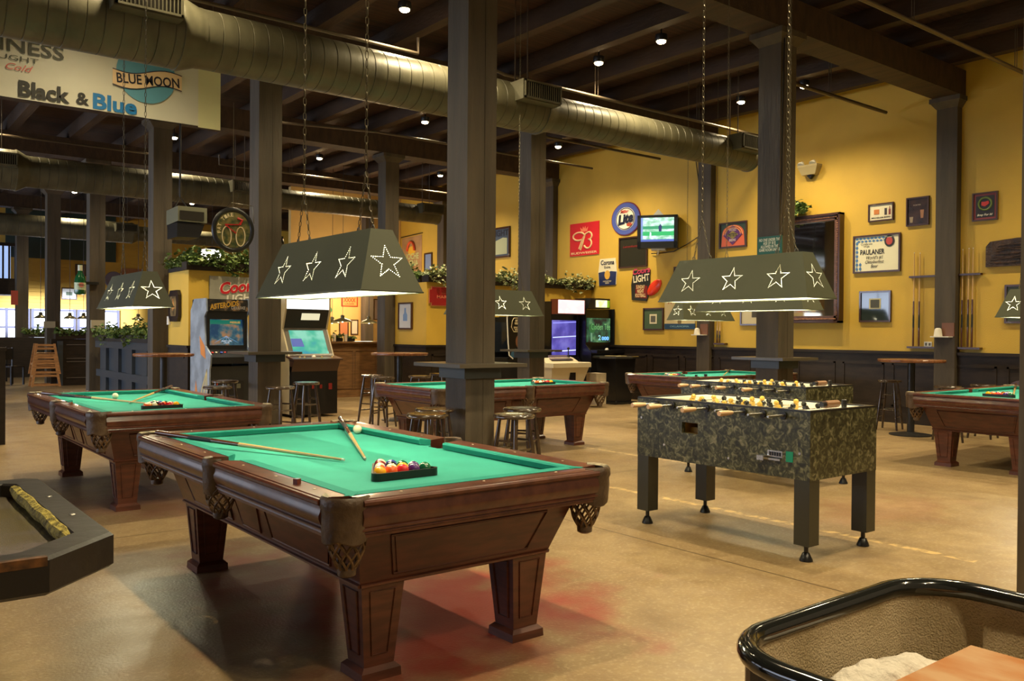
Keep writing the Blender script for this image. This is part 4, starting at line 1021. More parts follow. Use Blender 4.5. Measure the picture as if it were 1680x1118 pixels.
# ================================================================= SIGNS ON THE PONY WALLS
t = thing('beer_sign', 'silver beer sign with red script on the left yellow pony wall', 'sign', (5.25, 14.165, 2.06))
plate([(-.42, -.22), (.42, -.22), (.42, .22), (-.42, .22)], mat('silver_sign', (.55, .53, .40), .25, .4, var=(2.5, .3)), t, 'sign_board', -.03, .03)
text('Coors', .06, .06, .66, .21, flat(235, 225, 200), t, -.038, bold=.07, shear=.25, rot=.14); text('Coors', .06, .06, .64, .20, flat(200, 30, 40), t, -.044, bold=.03, shear=.25, rot=.14)
text('LIGHT', .12, -.125, .56, .13, flat(230, 225, 205), t, -.040, bold=.03, shear=.15, rot=.10)
t = thing('beer_sign', 'red plaque with notched corners on the right yellow pony wall', 'sign', (9.50, 14.165, 2.09))
b = MB(); w_, h_, c_ = .44, .19, .05
def notch(w, h, c): return [(-w+c, -h), (w-c, -h), (w-c, -h+c), (w, -h+c), (w, h-c), (w-c, h-c), (w-c, h), (-w+c, h), (-w+c, h-c), (-w, h-c), (-w, -h+c), (-w+c, -h+c)]
plate(notch(w_, h_, c_), flat(190, 120, 80), t, 'gold_edge', -.02, .02); plate(notch(w_-.015, h_-.015, c_), flat(150, 20, 25), t, 'red_board', -.024)
text('MARKSMAN', .05, -.01, .62, .06, flat(215, 120, 90), t, -.026, bold=.01); text('Imported', -.03, .06, .24, .035, flat(200, 110, 80), t, -.026)
t_pic, w, h = framed('narrow picture with blue figure on the end face of the right pony wall', 15.18, 14.66, 1.44, 1.98, flat(205, 205, 205), loc=(9.015, 14.92, 1.71), fw_=.03)
plate([(-.08, -.10), (.08, -.10), (.08, .02), (.03, .08), (.02, .16), (-.03, .16), (-.04, .06), (-.08, .02)], flat(120, 150, 195), t_pic, 'blue_figure', -.02)
t = thing('wall_plaque', 'dark eight-sided plaque with a sailing ship on the end face of the left pony wall', 'plaque', (4.495, 14.78, 1.79), RW)
plate([(-.19, -.26), (.19, -.26), (.26, -.18), (.26, .18), (.19, .26), (-.19, .26), (-.26, .18), (-.26, -.18)], flat(35, 30, 35, .2), t, 'plaque_body', -.05, .05)
plate([(-.13, -.17), (.13, -.17), (.16, -.10), (.16, .16), (-.16, .16), (-.16, -.10)], mat('ship_scene', (.30, .20, .08), .3, var=(9, .8)), t, 'ship_picture', -.054)
b = MB(); b.tube([(0, -.056, -.08), (0, -.056, .12)], .006, 5); b.prism([(.01, -.06), (.09, -.04), (.01, .11)], -.058, -.055, 1); b.prism([(-.01, -.06), (-.08, -.03), (-.01, .09)], -.058, -.055, 1); b.build('ship_sails', flat(200, 140, 60), t)
b = MB(); b.box(-.05, .05, -.03, 0, -.07, .07); o = b.build('light_switch', WHT); o.location = (4.495, 15.15, 1.55); o.rotation_euler = (0, 0, RW); tag(o, 'pale switch box beside the ship plaque', 'switch')

# ================================================================= UPRIGHT VIDEO GAMES
SIDE1 = mat('cabinet_side_blue', (.30, .36, .45), .4, var=(5, .35))
def side_panels(t, w, prof, m_, th=.022):
    for sx in (-1, 1):
        b = MB(); b.prism(prof, sx*w/2-(th if sx > 0 else 0), sx*w/2+(th if sx < 0 else 0), 0); b.build('side_panel', m_, t)
def cabinet_space():
    """old space shooter; front faces local -y; origin under the marquee front"""
    t = thing('arcade_cabinet', 'upright space shooter game with yellow marquee lettering and blue sides', 'arcade game', (4.80, 13.22, 0), 0); w = .68
    side_panels(t, w, [(-.16, 0), (.72, 0), (.72, 1.70), (.55, 1.88), (0, 1.88), (-.02, 1.68), (.08, 1.60), (.02, 1.15), (-.22, 1.02), (-.20, .86), (-.16, .80)], SIDE1)
    wi = w/2-.023; b = MB()
    b.box(-wi, wi, -.12, .02, .05, .84); b.build('front_panel', mat('dark_front_laminate', (.02, .022, .02), .4), t)
    b = MB(); b.box(-wi, wi, .03, .70, 1.84, 1.87); b.box(-wi, wi, .68, .70, .05, 1.86); b.build('back_and_top', BLKM, t)
    b = MB(); b.loft([[(-wi, -.21, .88), (wi, -.21, .88), (wi, -.21, .98), (-wi, -.21, .98)], [(-wi, .04, .88), (wi, .04, .88), (wi, .04, 1.10), (-wi, .04, 1.10)]]); cp = b.build('control_panel', BLKP, t)
    for i in range(9):
        x = -.27+.068*i; b = MB(); b.lathe([(.018, 0), (.018, .012), (.010, .016)], 12); o = b.build('button', (flat(200, 40, 30), flat(220, 210, 190), flat(60, 90, 190))[i % 3], cp); o.location = (x, -.09+.03*(i % 2), 1.045); o.rotation_euler = (.45, 0, 0)
    b = MB(); b.loft([[(-wi+.05, .06, 1.16), (wi-.05, .06, 1.16), (wi-.05, .12, 1.56), (-wi+.05, .12, 1.56)], [(-wi+.05, .07, 1.16), (wi-.05, .07, 1.16), (wi-.05, .13, 1.56), (-wi+.05, .13, 1.56)]])
    sc = b.build('screen', two_tone('space_game_screen', (.015, .05, .10), (.05, .12, .14), (.35, .18, .08), 6, .9), t)
    b = MB()
    for k in range(5): b.tube([(.0, .075, 1.30), (-.22+.11*k, .066, 1.18)], .0018, 4)
    for k in range(3): b.tube([(.0, .090, 1.34), (-.2+.2*k, .108, 1.47)], .0016, 4)
    b.build('vector_lines', glow(120, 180, 230, 1), sc)
    b = MB(); b.loft([[(-.24, .108, 1.485), (.24, .108, 1.485), (.24, .118, 1.55), (-.24, .118, 1.55)], [(-.24, .111, 1.485), (.24, .111, 1.485), (.24, .121, 1.55), (-.24, .121, 1.55)]]); b.build('green_band', glow(20, 110, 90, .9), sc)
    o = text('MISSILES', .15, 1.515, .16, .03, glow(240, 160, 60, 1.1), sc, .105); o = text('INSERT COIN\n2 PLAYS', .0, 1.21, .15, .05, glow(220, 230, 240, 1.2), sc, .058)
    b = MB(); b.loft([[(-wi, .0, 1.69), (wi, .0, 1.69), (wi, .02, 1.86), (-wi, .02, 1.86)], [(-wi, .02, 1.69), (wi, .02, 1.69), (wi, .04, 1.86), (-wi, .04, 1.86)]]); mq = b.build('marquee', two_tone('space_marquee', (.01, .01, .008), (.04, .025, .01), (.30, .15, .05), 9, .5), t)
    text('ASTEROIDS', -.06, 1.78, .46, .085, glow(200, 135, 25, .6), mq, -.005, bold=.03, shear=.2, rot=.16); text('DELUXE', .16, 1.74, .22, .045, glow(200, 170, 130, .45), mq, -.005, bold=.01)
    b = MB()
    for q in ((-wi, wi, 1.10, 1.16), (-wi, wi, 1.56, 1.69), (-wi, -wi+.05, 1.16, 1.56), (wi-.05, wi, 1.16, 1.56)): b.box(q[0], q[1], .04, .10, q[2], q[3])
    b.build('screen_bezel', BLKP, t)
    b = MB(); b.box(-.20, .20, -.135, -.12, .30, .62); cd = b.build('coin_door', BLKM, t)
    for x in (-.05, .12): b = MB(); b.box(x-.03, x+.03, -.142, -.135, .50, .57); b.build('coin_slot', flat(110, 110, 90), cd)
    b = MB(); b.box(-.24, -.21, -.15, -.135, .52, .60); b.build('coin_light', glow(190, 50, 20, .8), cd)
    # painted side art: rays and a small ship wedge
    b = MB()
    for k, (c, z0) in enumerate((((-.10, .05), .3), ((.15, .05), .5), ((.4, .05), .7))): b.prism([(c[0], c[1]), (c[0]+.09, c[1]), (-.05, .80), (-.07, .80)], -w/2-.003, -w/2-.001, 0)
    b.build('side_rays', flat(200, 185, 130), t)
    b = MB(); b.prism([(.0, .95), (.22, 1.02), (.28, 1.30), (.05, 1.15)], -w/2-.004, -w/2-.001, 0); b.prism([(.3, .25), (.5, .35), (.45, .6)], -w/2-.004, -w/2-.001, 0); b.build('side_art', flat(205, 130, 60), t)
cabinet_space()
def cabinet_golf():
    t = thing('arcade_cabinet', 'tall golf video game with glowing white marquee and green screen', 'arcade game', (6.13, 12.98, 0), 0); w = .80
    CRM = mat('cream_side_edge', (.50, .42, .26), .4); wi = w/2-.025
    side_panels(t, w, [(.0, .72), (.10, .98), (.36, 1.42), (.24, 1.74), (.24, 2.0), (.95, 2.0), (.95, .05), (.06, .05), (.06, .66)], CRM, .028)
    b = MB(); b.box(-w/2, w/2, -.02, .06, .04, .82); b.box(-wi, wi, .06, .90, .05, .80); b.build('lower_body', BLKP, t)
    b = MB(); b.loft([[(-w/2-.03, -.16, .92), (w/2+.03, -.16, .92), (w/2+.03, -.16, .945), (-w/2-.03, -.16, .945)], [(-w/2-.03, .14, .96), (w/2+.03, .14, .96), (w/2+.03, .14, .99), (-w/2-.03, .14, .99)]]); b.loft([[(-w/2, -.12, .92), (w/2, -.12, .92), (w/2, .06, .93), (-w/2, .06, .93)], [(-w/2, -.02, .74), (w/2, -.02, .74), (w/2, .06, .74), (-w/2, .06, .74)]]); cp = b.build('control_deck', mat('deck_brown', (.06, .03, .02), .3), t)
    for x, r in ((-.26, .014), (-.18, .014), (.12, .016), (.30, .014)): b = MB(); b.lathe([(r, 0), (r, .012), (r*.6, .016)], 12); o = b.build('button', flat(225, 200, 120), cp); o.location = (x, -.02, .965)
    b = MB(); b.sphere((-.02, -.02, .968), .035, 16, 8); b.build('trackball', flat(220, 210, 190, .1), cp, smooth=True)
    b = MB(); b.loft([[(-wi+.06, .115, 1.02), (wi-.06, .115, 1.02), (wi-.06, .335, 1.40), (-wi+.06, .335, 1.40)], [(-wi+.06, .130, 1.01), (wi-.06, .130, 1.01), (wi-.06, .35, 1.39), (-wi+.06, .35, 1.39)]]); sc = b.build('screen', two_tone('golf_screen', (.05, .35, .45), (.10, .55, .35), (.30, .75, .55), 2.6, .95), t)
    b = MB(); b.loft([[(-wi+.07, .175, 1.135), (-.1, .175, 1.135), (-.12, .25, 1.26), (-wi+.07, .25, 1.26)], [(-wi+.07, .18, 1.13), (-.1, .18, 1.13), (-.12, .255, 1.255), (-wi+.07, .255, 1.255)]]); o = b.build('score_panel', glow(90, 110, 190, .8), sc); o.location = (0, -.012, .005)
    b = MB()
    b.loft([[(-wi, .09, .99), (wi, .09, .99), (wi, .115, 1.02), (-wi, .115, 1.02)], [(-wi, .14, .99), (wi, .14, .99), (wi, .15, 1.02), (-wi, .15, 1.02)]])
    b.loft([[(-wi, .335, 1.40), (wi, .335, 1.40), (wi, .37, 1.46), (-wi, .37, 1.46)], [(-wi, .37, 1.40), (wi, .37, 1.40), (wi, .42, 1.46), (-wi, .42, 1.46)]])
    for sx in (-1, 1):
        xa, xb = (sx*wi, sx*(wi-.07)); b.loft([[(xa, .11, 1.01), (xb, .11, 1.01), (xb, .33, 1.40), (xa, .33, 1.40)], [(xa, .14, 1.01), (xb, .14, 1.01), (xb, .36, 1.40), (xa, .36, 1.40)]])
    b.build('screen_bezel', mat('tan_bezel', (.10, .085, .06), .4), t)
    b = MB(); b.loft([[(-wi, .36, 1.43), (wi, .36, 1.43), (wi, .25, 1.74), (-wi, .25, 1.74)], [(-wi, .40, 1.43), (wi, .40, 1.43), (wi, .29, 1.74), (-wi, .29, 1.74)]]); hd = b.build('speaker_hood', mat('dark_hood', (.015, .018, .016), .4), t)
    b = MB(); b.loft([[(-.10, .302, 1.57), (.22, .302, 1.57), (.22, .262, 1.68), (-.10, .262, 1.68)], [(-.10, .31, 1.57), (.22, .31, 1.57), (.22, .27, 1.68), (-.10, .27, 1.68)]]); o = b.build('lit_card', glow(230, 220, 180, 1.1), hd); o.location = (0, -.004, 0)
    b = MB(); b.box(-wi, wi, .245, .27, 1.75, 1.98); mq = b.build('marquee', two_tone('golf_marquee', (.75, .80, .85), (.9, .9, .88), (.95, .93, .9), 5, 2.6), t)
    b = MB(); b.box(-wi, wi, .27, .94, 1.97, 2.0); b.box(-wi, wi, .92, .945, .05, 1.98); b.build('back_and_top', BLKM, t)
    b = MB(); b.box(-.12, .18, -.032, -.02, .30, .60); cd = b.build('coin_door', BLKM, t)
    for x in (-.04, .10): b = MB(); b.box(x-.02, x+.02, -.040, -.032, .46, .52); b.build('coin_slot', flat(150, 40, 30), cd)
    b = MB(); b.box(.24, .30, -.03, -.02, .44, .54); b.build('red_label', flat(150, 40, 35), t)
cabinet_golf()
def cabinet_purple():
    t = thing('arcade_cabinet', 'dark video game with purple-lit screen and a pink glowing marquee', 'arcade game', (12.08, 13.55, 0), 0); w = .80; wi = w/2-.02
    side_panels(t, w, [(-.02, 0), (.60, 0), (.60, 2.05), (.02, 2.05), (.02, 1.75), (.05, .90), (-.02, .80)], BLKP)
    b = MB(); b.box(-wi, wi, 0, .58, .02, .88); b.box(-wi, wi, .08, .58, .88, 2.04); b.build('body', BLKP, t)
    b = MB(); b.box(-.33, .33, .055, .075, .93, 1.66); sc = b.build('screen', two_tone('purple_screen', (.10, .08, .45), (.16, .13, .62), (.25, .22, .75), 3, .8), t)
    for z, m_ in ((1.63, glow(150, 150, 255, 1.2)), (1.33, glow(190, 200, 255, 1.5)), (1.035, glow(210, 220, 255, 1.7))): b = MB(); b.tube([(-.32, .05, z-.03), (.32, .05, z)], .010, 6); b.build('light_streak', m_, sc)
    b = MB(); b.box(-.37, .37, -.16, .06, 1.80, 2.08); mq = b.build('marquee_box', two_tone('pink_marquee', (.95, .80, .45), (.95, .72, .6), (.95, .55, .55), 3, 1.7), t)
    b = MB()
    for q in ((-.38, .38, 1.785, 1.80), (-.38, .38, 2.08, 2.095), (-.385, -.37, 1.785, 2.095), (.37, .385, 1.785, 2.095)): b.box(q[0], q[1], -.165, .06, q[2], q[3])
    b.build('marquee_frame', flat(120, 60, 40), t)
cabinet_purple()
def cabinet_racer():
    t = thing('arcade_cabinet', 'black sit-behind racing game with outlined logo on its side, half hidden by columns', 'arcade game', (10.35, 13.35, 0), 0); w = .80
    side_panels(t, w, [(-.05, 0), (.75, 0), (.75, 1.72), (.35, 1.72), (.30, 1.30), (-.05, .95)], BLKP)
    b = MB(); b.box(-.37, .37, 0, .73, .02, .90); b.box(-.37, .37, .42, .73, .90, 1.70); b.build('body', BLKP, t)
    b = MB(); b.box(-.35, .35, .38, .42, 1.0, 1.60); b.build('screen', mat('idle_screen', (.02, .025, .035), .1), t)
    b = MB(); b.box(.05, .46, -.02, 0, .86, 1.72); pn = b.build('art_panel', flat(18, 14, 12, .3), t)
    b = MB(); b.tube([(.12, -.024, 1.62), (.16, -.024, 1.68), (.36, -.024, 1.68), (.40, -.024, 1.62), (.42, -.024, 1.50), (.36, -.024, 1.41), (.16, -.024, 1.41), (.10, -.024, 1.50)], .007, 5, closed=True); b.build('logo_outline', flat(235, 215, 170), pn)
    text('STAR\nWARS', .26, 1.60, .17, .10, flat(235, 215, 170), pn, -.023, bold=.02); text('EPISODE I\nRACER', .26, 1.47, .20, .08, flat(235, 215, 170), pn, -.023, bold=.02)
    plate(disc_pts(.30, 1.22, .09, .13), flat(120, 80, 55), pn, 'painted_portrait', -.023); plate([(.08, .90), (.40, .90), (.38, 1.02), (.2, 1.08), (.1, 1.0)], flat(50, 90, 120), pn, 'painted_craft', -.023)
    b = MB(); b.tube([(-.30, -.10, 1.72), (-.02, -.03, 1.74), (0, -.05, 1.2), (.02, -.06, .95), (.10, -.08, .88)], .012, 8); b.build('handle_bar', WHT, t, smooth=True)
cabinet_racer()
def cabinet_white():
    t = thing('arcade_cabinet', 'cream cocktail-style game console with a black joystick panel', 'arcade game', (10.95, 12.05, 0), 0)
    CR = mat('cream_laminate', (.62, .55, .38), .35)
    b = MB(); b.prism([(-.75, -.28), (.18, -.28), (.42, .02), (.42, .35), (-.75, .35)], .76, .84); b.build('console_top', CR, t)
    b = MB(); b.loft([[(-.73, -.05, .84), (.10, -.05, .84), (.16, .33, .84), (-.73, .33, .84)], [(-.73, .10, .93), (.06, .10, .93), (.10, .33, .96), (-.73, .33, .96)]]); b.build('sloped_panel', CR, t)
    b = MB(); b.loft([[(-.55, .0, .892), (-.02, .0, .892), (.02, .24, .975), (-.55, .24, .975)], [(-.55, .0, .88), (-.02, .0, .88), (.02, .24, .94), (-.55, .24, .94)]]); b.build('black_overlay', BLKP, t)
    b = MB(); b.tube([(-.02, .14, .93), (-.02, .14, 1.08)], [.012, .010], 8); b.sphere((-.02, .14, 1.10), .025, 10, 8); b.lathe([(.04, .925), (.03, .95)], 12, (-.02, .14, 0)); b.build('joystick', BLKP, t, smooth=True)
    b = MB(); b.taper((-.60, -.0, -.05, .30), .12, (-.70, .22, -.18, .34), .76); b.box(-.66, .10, -.06, .32, .04, .12); b.build('pedestal', CR, t)
    b = MB(); b.box(-.24, -.10, -.16, -.10, .50, .70); b.build('coin_box', BLKP, t)
    for x in (-.55, 0): b = MB(); b.lathe([(.03, 0), (.03, .04)], 12, (x, .1, 0)); b.build('caster', BLKM, t)
    b = MB(); b.box(.30, .55, -.30, -.02, .05, .64); b.build('side_cabinet', mat('cream_side_cabinet', (.55, .47, .33), .4, var=(4, .3)), t)
cabinet_white()
def cabinet_golf_big():
    t = thing('arcade_cabinet', 'black golf game with green picture and lit marquee against the yellow corner', 'arcade game', (12.95, 13.30, 0), 0); w = .86
    side_panels(t, w, [(-.05, 0), (.82, 0), (.82, 1.92), (.12, 1.92), (.12, 1.15), (-.05, 1.0)], BLKP)
    b = MB(); b.box(-.41, .41, .0, .80, .02, .95); b.box(-.41, .41, .20, .80, .95, 1.90); b.build('body', BLKP, t)
    b = MB(); b.box(-.34, .34, .17, .20, 1.20, 1.72); sc = b.build('lit_picture', two_tone('green_golf_picture', (.01, .015, .02), (.03, .14, .07), (.20, .45, .18), 3.2, .8), t)
    text('Golden Tee', .05, 1.53, .58, .14, glow(20, 70, 50, .8), sc, .165, bold=.03); text('Golden Tee', .05, 1.535, .56, .13, glow(130, 200, 120, .9), sc, .160, bold=.0)
    text('2', .02, 1.30, .08, .11, glow(150, 220, 210, 1), sc, .165, bold=.03); text('000', .19, 1.285, .22, .08, glow(110, 180, 255, 1.6), sc, .165, bold=.05)
    b = MB(); b.lathe([(.10, .160), (.10, .168)], 24, (-.20, 0, 1.50), axis=1); b.build('green_ball', glow(40, 110, 60, .8), sc); b = MB(); b.box(-.24, -.20, .160, .168, 1.22, 1.40); b.build('club_shaft', glow(120, 170, 130, .8), sc)
    b = MB(); b.loft([[(-.40, .10, 1.92), (.26, .10, 1.92), (.26, .10, 2.14), (-.30, .10, 2.14)], [(-.40, .6, 1.92), (.26, .6, 1.92), (.26, .6, 2.14), (-.30, .6, 2.14)]]); b.build('marquee_box', BLKP, t)
    b = MB(); b.box(-.16, .15, .075, .10, 1.95, 2.10); b.build('marquee', two_tone('yellow_marquee', (.85, .75, .20), (.95, .85, .45), (.95, .75, .45), 6, 2.0), t)
    b = MB(); b.box(.17, .23, .08, .10, 1.95, 2.10); b.build('green_strip', glow(120, 160, 30, 1.2), t)
    b = MB(); b.box(-.42, .42, -.22, .06, .98, 1.04); cp = b.build('control_deck', BLKP, t); b = MB(); b.sphere((0, -.08, 1.045), .04, 14, 8); b.build('trackball', WHT, cp)
    b = MB(); b.box(-.2, .2, -.066, -.05, .3, .7); b.build('coin_door', BLKM, t)
cabinet_golf_big()
t = thing('cocktail_game_table', 'dark eight-sided game table with a softly lit picture under glass', 'game table', (12.30, 12.30, 0), 0)
b = MB(); b.lathe([(.46, .90), (.46, .935), (.44, .945)], 8); b.build('tabletop', mat('dark_game_top', (.03, .028, .02), .12), t)
b = MB(); b.lathe([(.22, .946), (.22, .948)], 24); b.build('lit_picture', two_tone('table_picture', (.05, .05, .02), (.35, .22, .06), (.8, .55, .15), 7, .8), t)
b = MB(); b.taper((-.22, .22, -.22, .22), .04, (-.28, .28, -.28, .28), .90); b.build('pedestal', BLKP, t); b = MB(); b.box(-.30, .30, -.30, .30, 0, .04); b.build('base', BLKM, t)

# ================================================================= IVY PLANTERS
def ivy_mesh(length, width, n, droop, size=.05, h=.16, seed=1, variegated=False, parent=None, name='ivy'):
    rnd = random.Random(seed); b = MB()
    for i in range(n):
        x = rnd.uniform(-length/2, length/2); lump = .6+.4*math.sin(x*5.1+seed)*math.cos(x*2.3)
        y = rnd.gauss(0, width*.42); z = abs(rnd.gauss(.02, h*.55))*lump
        if rnd.random() < droop: y = -width*.5-rnd.uniform(.0, .05); z = -rnd.uniform(0, .17)*(.3+max(0, math.sin(x*3.7+seed)))
        s = size*rnd.uniform(.6, 1.25); yaw_, tl, rl = rnd.uniform(0, 6.28), rnd.uniform(-1.0, 1.0), rnd.uniform(-.8, .8)
        M = Matrix.Translation((x, y, z)) @ Matrix.Rotation(yaw_, 4, 'Z') @ Matrix.Rotation(tl, 4, 'X') @ Matrix.Rotation(rl, 4, 'Y')
        b.T = M
        b.add([(0, -.5*s, 0), (.35*s, -.35*s, .06*s), (.55*s, 0, .0), (.25*s, .15*s, .05*s), (0, .65*s, -.08*s), (-.25*s, .15*s, .05*s), (-.55*s, 0, 0), (-.35*s, -.35*s, .06*s)], [(0, 1, 2, 3), (0, 3, 4, 5), (0, 5, 6, 7)])
    b.T = None
    return b.build(name, LEAFP if variegated else LEAF, parent)
def planter(label, cx, cy, z, length, rz=0, w=.24, bh=.13, n=900, seed=1, var=False, wood=None, droop=.16, size=.06, h=.17):
    t = thing('ivy_planter', label, 'planter', (cx, cy, z), rz)
    b = MB(); b.box(-length/2, length/2, -w/2, w/2, 0, .015); b.box(-length/2, length/2, -w/2, -w/2+.02, .015, bh); b.box(-length/2, length/2, w/2-.02, w/2, .015, bh); b.box(-length/2, -length/2+.02, -w/2+.02, w/2-.02, .015, bh); b.box(length/2-.02, length/2, -w/2+.02, w/2-.02, .015, bh)
    b.build('planter_box', wood or WALN, t)
    o = ivy_mesh(length, w, n, droop, size, h, seed, var, t); o.location = (0, 0, bh)
    return t
planter('ivy planter along the top of the left yellow pony wall', 5.72, 14.22, 2.362, 2.55, n=1500, seed=3, size=.075, h=.24)
planter('ivy planter along the end face top of the left pony wall', 4.60, 14.79, 2.362, .84, RW, n=520, seed=5, size=.075, h=.24, droop=.3)
planter('ivy planter along the top of the right yellow pony wall', 11.20, 14.22, 2.362, 4.36, n=2100, seed=8, var=True, size=.065, h=.20)
planter('short ivy planter on the return of the right pony wall', 9.14, 14.84, 2.365, .86, RW, n=500, seed=9, size=.07, h=.2)
planter('ivy planter on the dark divider between two far columns', 4.45, 17.8, 1.155, 3.9, RW, n=1300, seed=12, size=.07, h=.22, droop=.08)
planter('ivy planter on the dark booth wall near the far left windows', 5.05, 23.62, 1.155, 1.55, n=450, seed=13, size=.08, h=.2, droop=.1)
planter('ivy planter on the farthest dark booth wall at left', 4.95, 28.4, 1.155, 1.3, n=350, seed=14, size=.09, h=.2, droop=.1)
t = thing('potted_vine', 'leafy vine spilling over the top of the large mirror', 'plant', (13.20, 8.95, 3.465), RW)
b = MB(); b.lathe([(.07, 0), (.09, .10), (.095, .10)], 16); b.build('pot', BLKM, t); o = ivy_mesh(.70, .10, 300, .22, .085, .22, 21, False, t, 'foliage'); o.location = (0, 0, .08)

# ================================================================= BAR, FAR ROOMS
t = thing('bar_counter', 'brown paneled bar counter seen between the arcade game and the column', 'bar counter', (7.9, 16.5, 0))
b = MB(); b.box(-.9, 1.4, 0, .5, 0, 1.14); b.build('counter_body', BARW, t)
b = MB(); b.box(-.95, 1.42, -.08, .55, 1.14, 1.18); b.build('counter_top', BARW, t)
for k in range(4): b = MB(); x = -.85+k*.55; b.tube([(x+.03, -.004, .18), (x+.52, -.004, .18), (x+.52, -.004, .98), (x+.03, -.004, .98)], .012, 4, closed=True); b.build('panel_molding', BARW, t)
b = MB(); b.box(-.9, 1.4, -.02, 0, 0, .12); b.build('base_board', BARW, t)
for x, w_, h_, l in ((7.83, .28, .15, 'low pale box stack on the bar, left end'), (7.78, .20, .26, 'taller pale box on the bar behind the low stack')):
    b = MB(); b.box(-w_/2, w_/2, -.08, .08, 0, h_); b.box(-w_/2-.005, w_/2+.005, -.085, .085, h_*.55, h_*.6); o = b.build('paper_box', mat('kraft_box', (.55, .42, .26), .7)); o.location = (x, 16.62 if h_ < .2 else 16.86, 1.181); tag(o, l, 'box')
for x, y, l in ((8.12, 16.6, 'small potted herb on the bar near the pale boxes'), (8.38, 16.6, 'small potted herb in the middle of the bar'), (8.66, 16.6, 'leafy pot at the right end of the bar')):
    t = thing('potted_herb', l, 'plant', (x, y, 1.181)); b = MB(); b.box(-.08, .08, -.06, .06, 0, .07); b.build('pot', BLKM, t); o = ivy_mesh(.18, .14, 70, 0, .05, .11, int(x*10), False, t, 'foliage'); o.location = (0, 0, .07)
for x, l in ((8.26, 'pale cup left of the middle herb pot on the bar'), (8.52, 'pale cup right of the middle herb pot on the bar')):
    b = MB(); b.lathe([(.035, 0), (.042, .15), (.040, .152)], 16); o = b.build('paper_cup', mat('cup_paper', (.7, .55, .38), .6)); o.location = (x, 16.55, 1.181); tag(o, l, 'cup')
def pendant(label, x, y, z, r=.20, power=14, top=5.655):
    t = thing('dome_pendant', label, 'pendant lamp', (x, y, z), 0, 'dome pendants over the far dining area' if y > 20 else 'dome pendants over the bar')
    b = MB(); b.lathe([(r, 0), (r*.97, .012), (r*.70, .055), (r*.35, .085), (.05, .10), (.045, .16), (.03, .17)], 24, cap=False); b.build('dome_shade', mat('pendant_brass_dark', (.13, .11, .05), .35, .4), t, smooth=True)
    b = MB(); b.sphere((0, 0, .03), .035, 12, 8); b.build('bulb', glow(255, 220, 150, 12), t); b = MB(); b.tube([(0, 0, .17), (0, 0, top-z)], .006, 6); b.build('cord', BLKM, t)
    light('pendant_light', 'POINT', (0, 0, -.02), power, WARM, size=.04, parent=t)
pendant('dome pendant over the bar, left one', 9.7, 19.0, 1.62, .25, 40); pendant('dome pendant over the bar, right one beside the far column', 10.42, 19.0, 1.60, .22, 40)
pendant('dome pendant behind the left bar pendant', 10.12, 20.4, 1.60, .2, 20)
for x, l in ((4.37, 'dome pendant before the far windows, leftmost'), (5.08, 'dome pendant before the far windows, second from left'), (5.42, 'dome pendant before the far windows, third from left'), (6.85, 'dome pendant under the day-lit star lamp in the far room')):
    pendant(l, x, 26.0, 1.68, .165, 12)
b = MB()
light('bar_glow', 'POINT', (11.3, 21.2, 2.4), 170, (1, .72, .42), size=.3)
def pic_far(label, x, z, w, h, y, c, fr=FRAMEW, cat='picture'):
    t = thing('framed_picture', label, cat, (x, y, z)); b = MB()
    for q in ((-w/2, w/2, h/2-.03, h/2), (-w/2, w/2, -h/2, -h/2+.03), (-w/2, -w/2+.03, -h/2+.03, h/2-.03), (w/2-.03, w/2, -h/2+.03, h/2-.03)): b.box(q[0], q[1], -.03, 0, q[2], q[3])
    b.build('frame', fr, t); b = MB(); b.box(-w/2+.03, w/2-.03, -.012, -.001, -h/2+.03, h/2-.03); b.build('picture_sheet', c, t); return t
t = pic_far('framed orange sign with four letters above the bar pendants', 11.70, 2.28, .52, .34, 22.5, flat(225, 160, 90), flat(170, 60, 30)); text('XXXX', 0, .02, .38, .12, flat(190, 60, 30), t, -.014, bold=.03); text('LAGER', 0, -.09, .3, .05, flat(190, 60, 30), t, -.014, bold=.02)
pic_far('tall picture right of the bar column', 12.62, 2.05, .28, .62, 22.5, flat(150, 140, 150)); pic_far('picture behind the left bar pendant', 11.52, 1.5, .30, .45, 22.5, flat(190, 120, 80)); pic_far('narrow pale picture right of the left bar pendant', 11.86, 1.52, .24, .44, 22.5, flat(215, 205, 180)); pic_far('small picture above the boxes on the bar', 10.95, 1.5, .30, .36, 22.5, flat(200, 130, 80))
pic_far('dark narrow picture just right of the golf game', 10.40, 1.6, .18, .5, 22.5, flat(70, 60, 70))
t = thing('shamrock_sign', 'green shamrock sign above the bar', 'sign', (10.95, 22.48, 2.05)); g_ = flat(30, 120, 60)
b = MB()
for a in (90, 210, 330): b.lathe([(.10, -.02), (.10, 0)], 18, (.10*math.cos(math.radians(a)), 0, .10*math.sin(math.radians(a))), axis=1)
b.prism([(-.015, -.05), (.015, -.05), (.05, -.28), (.01, -.28)], -.018, -.002, 1); b.build('clover_shape', g_, t); b = MB(); b.box(-.13, .13, -.03, -.02, -.04, .05); b.build('white_label', flat(215, 190, 170), t)
b = MB(); b.box(-.13, .13, -.13, .13, 0, 5.0); o = b.build('timber_column', TIMB); o.location = (11.95, 21.9, 0); tag(o, 'far column rising in the middle of the bar opening', 'column')
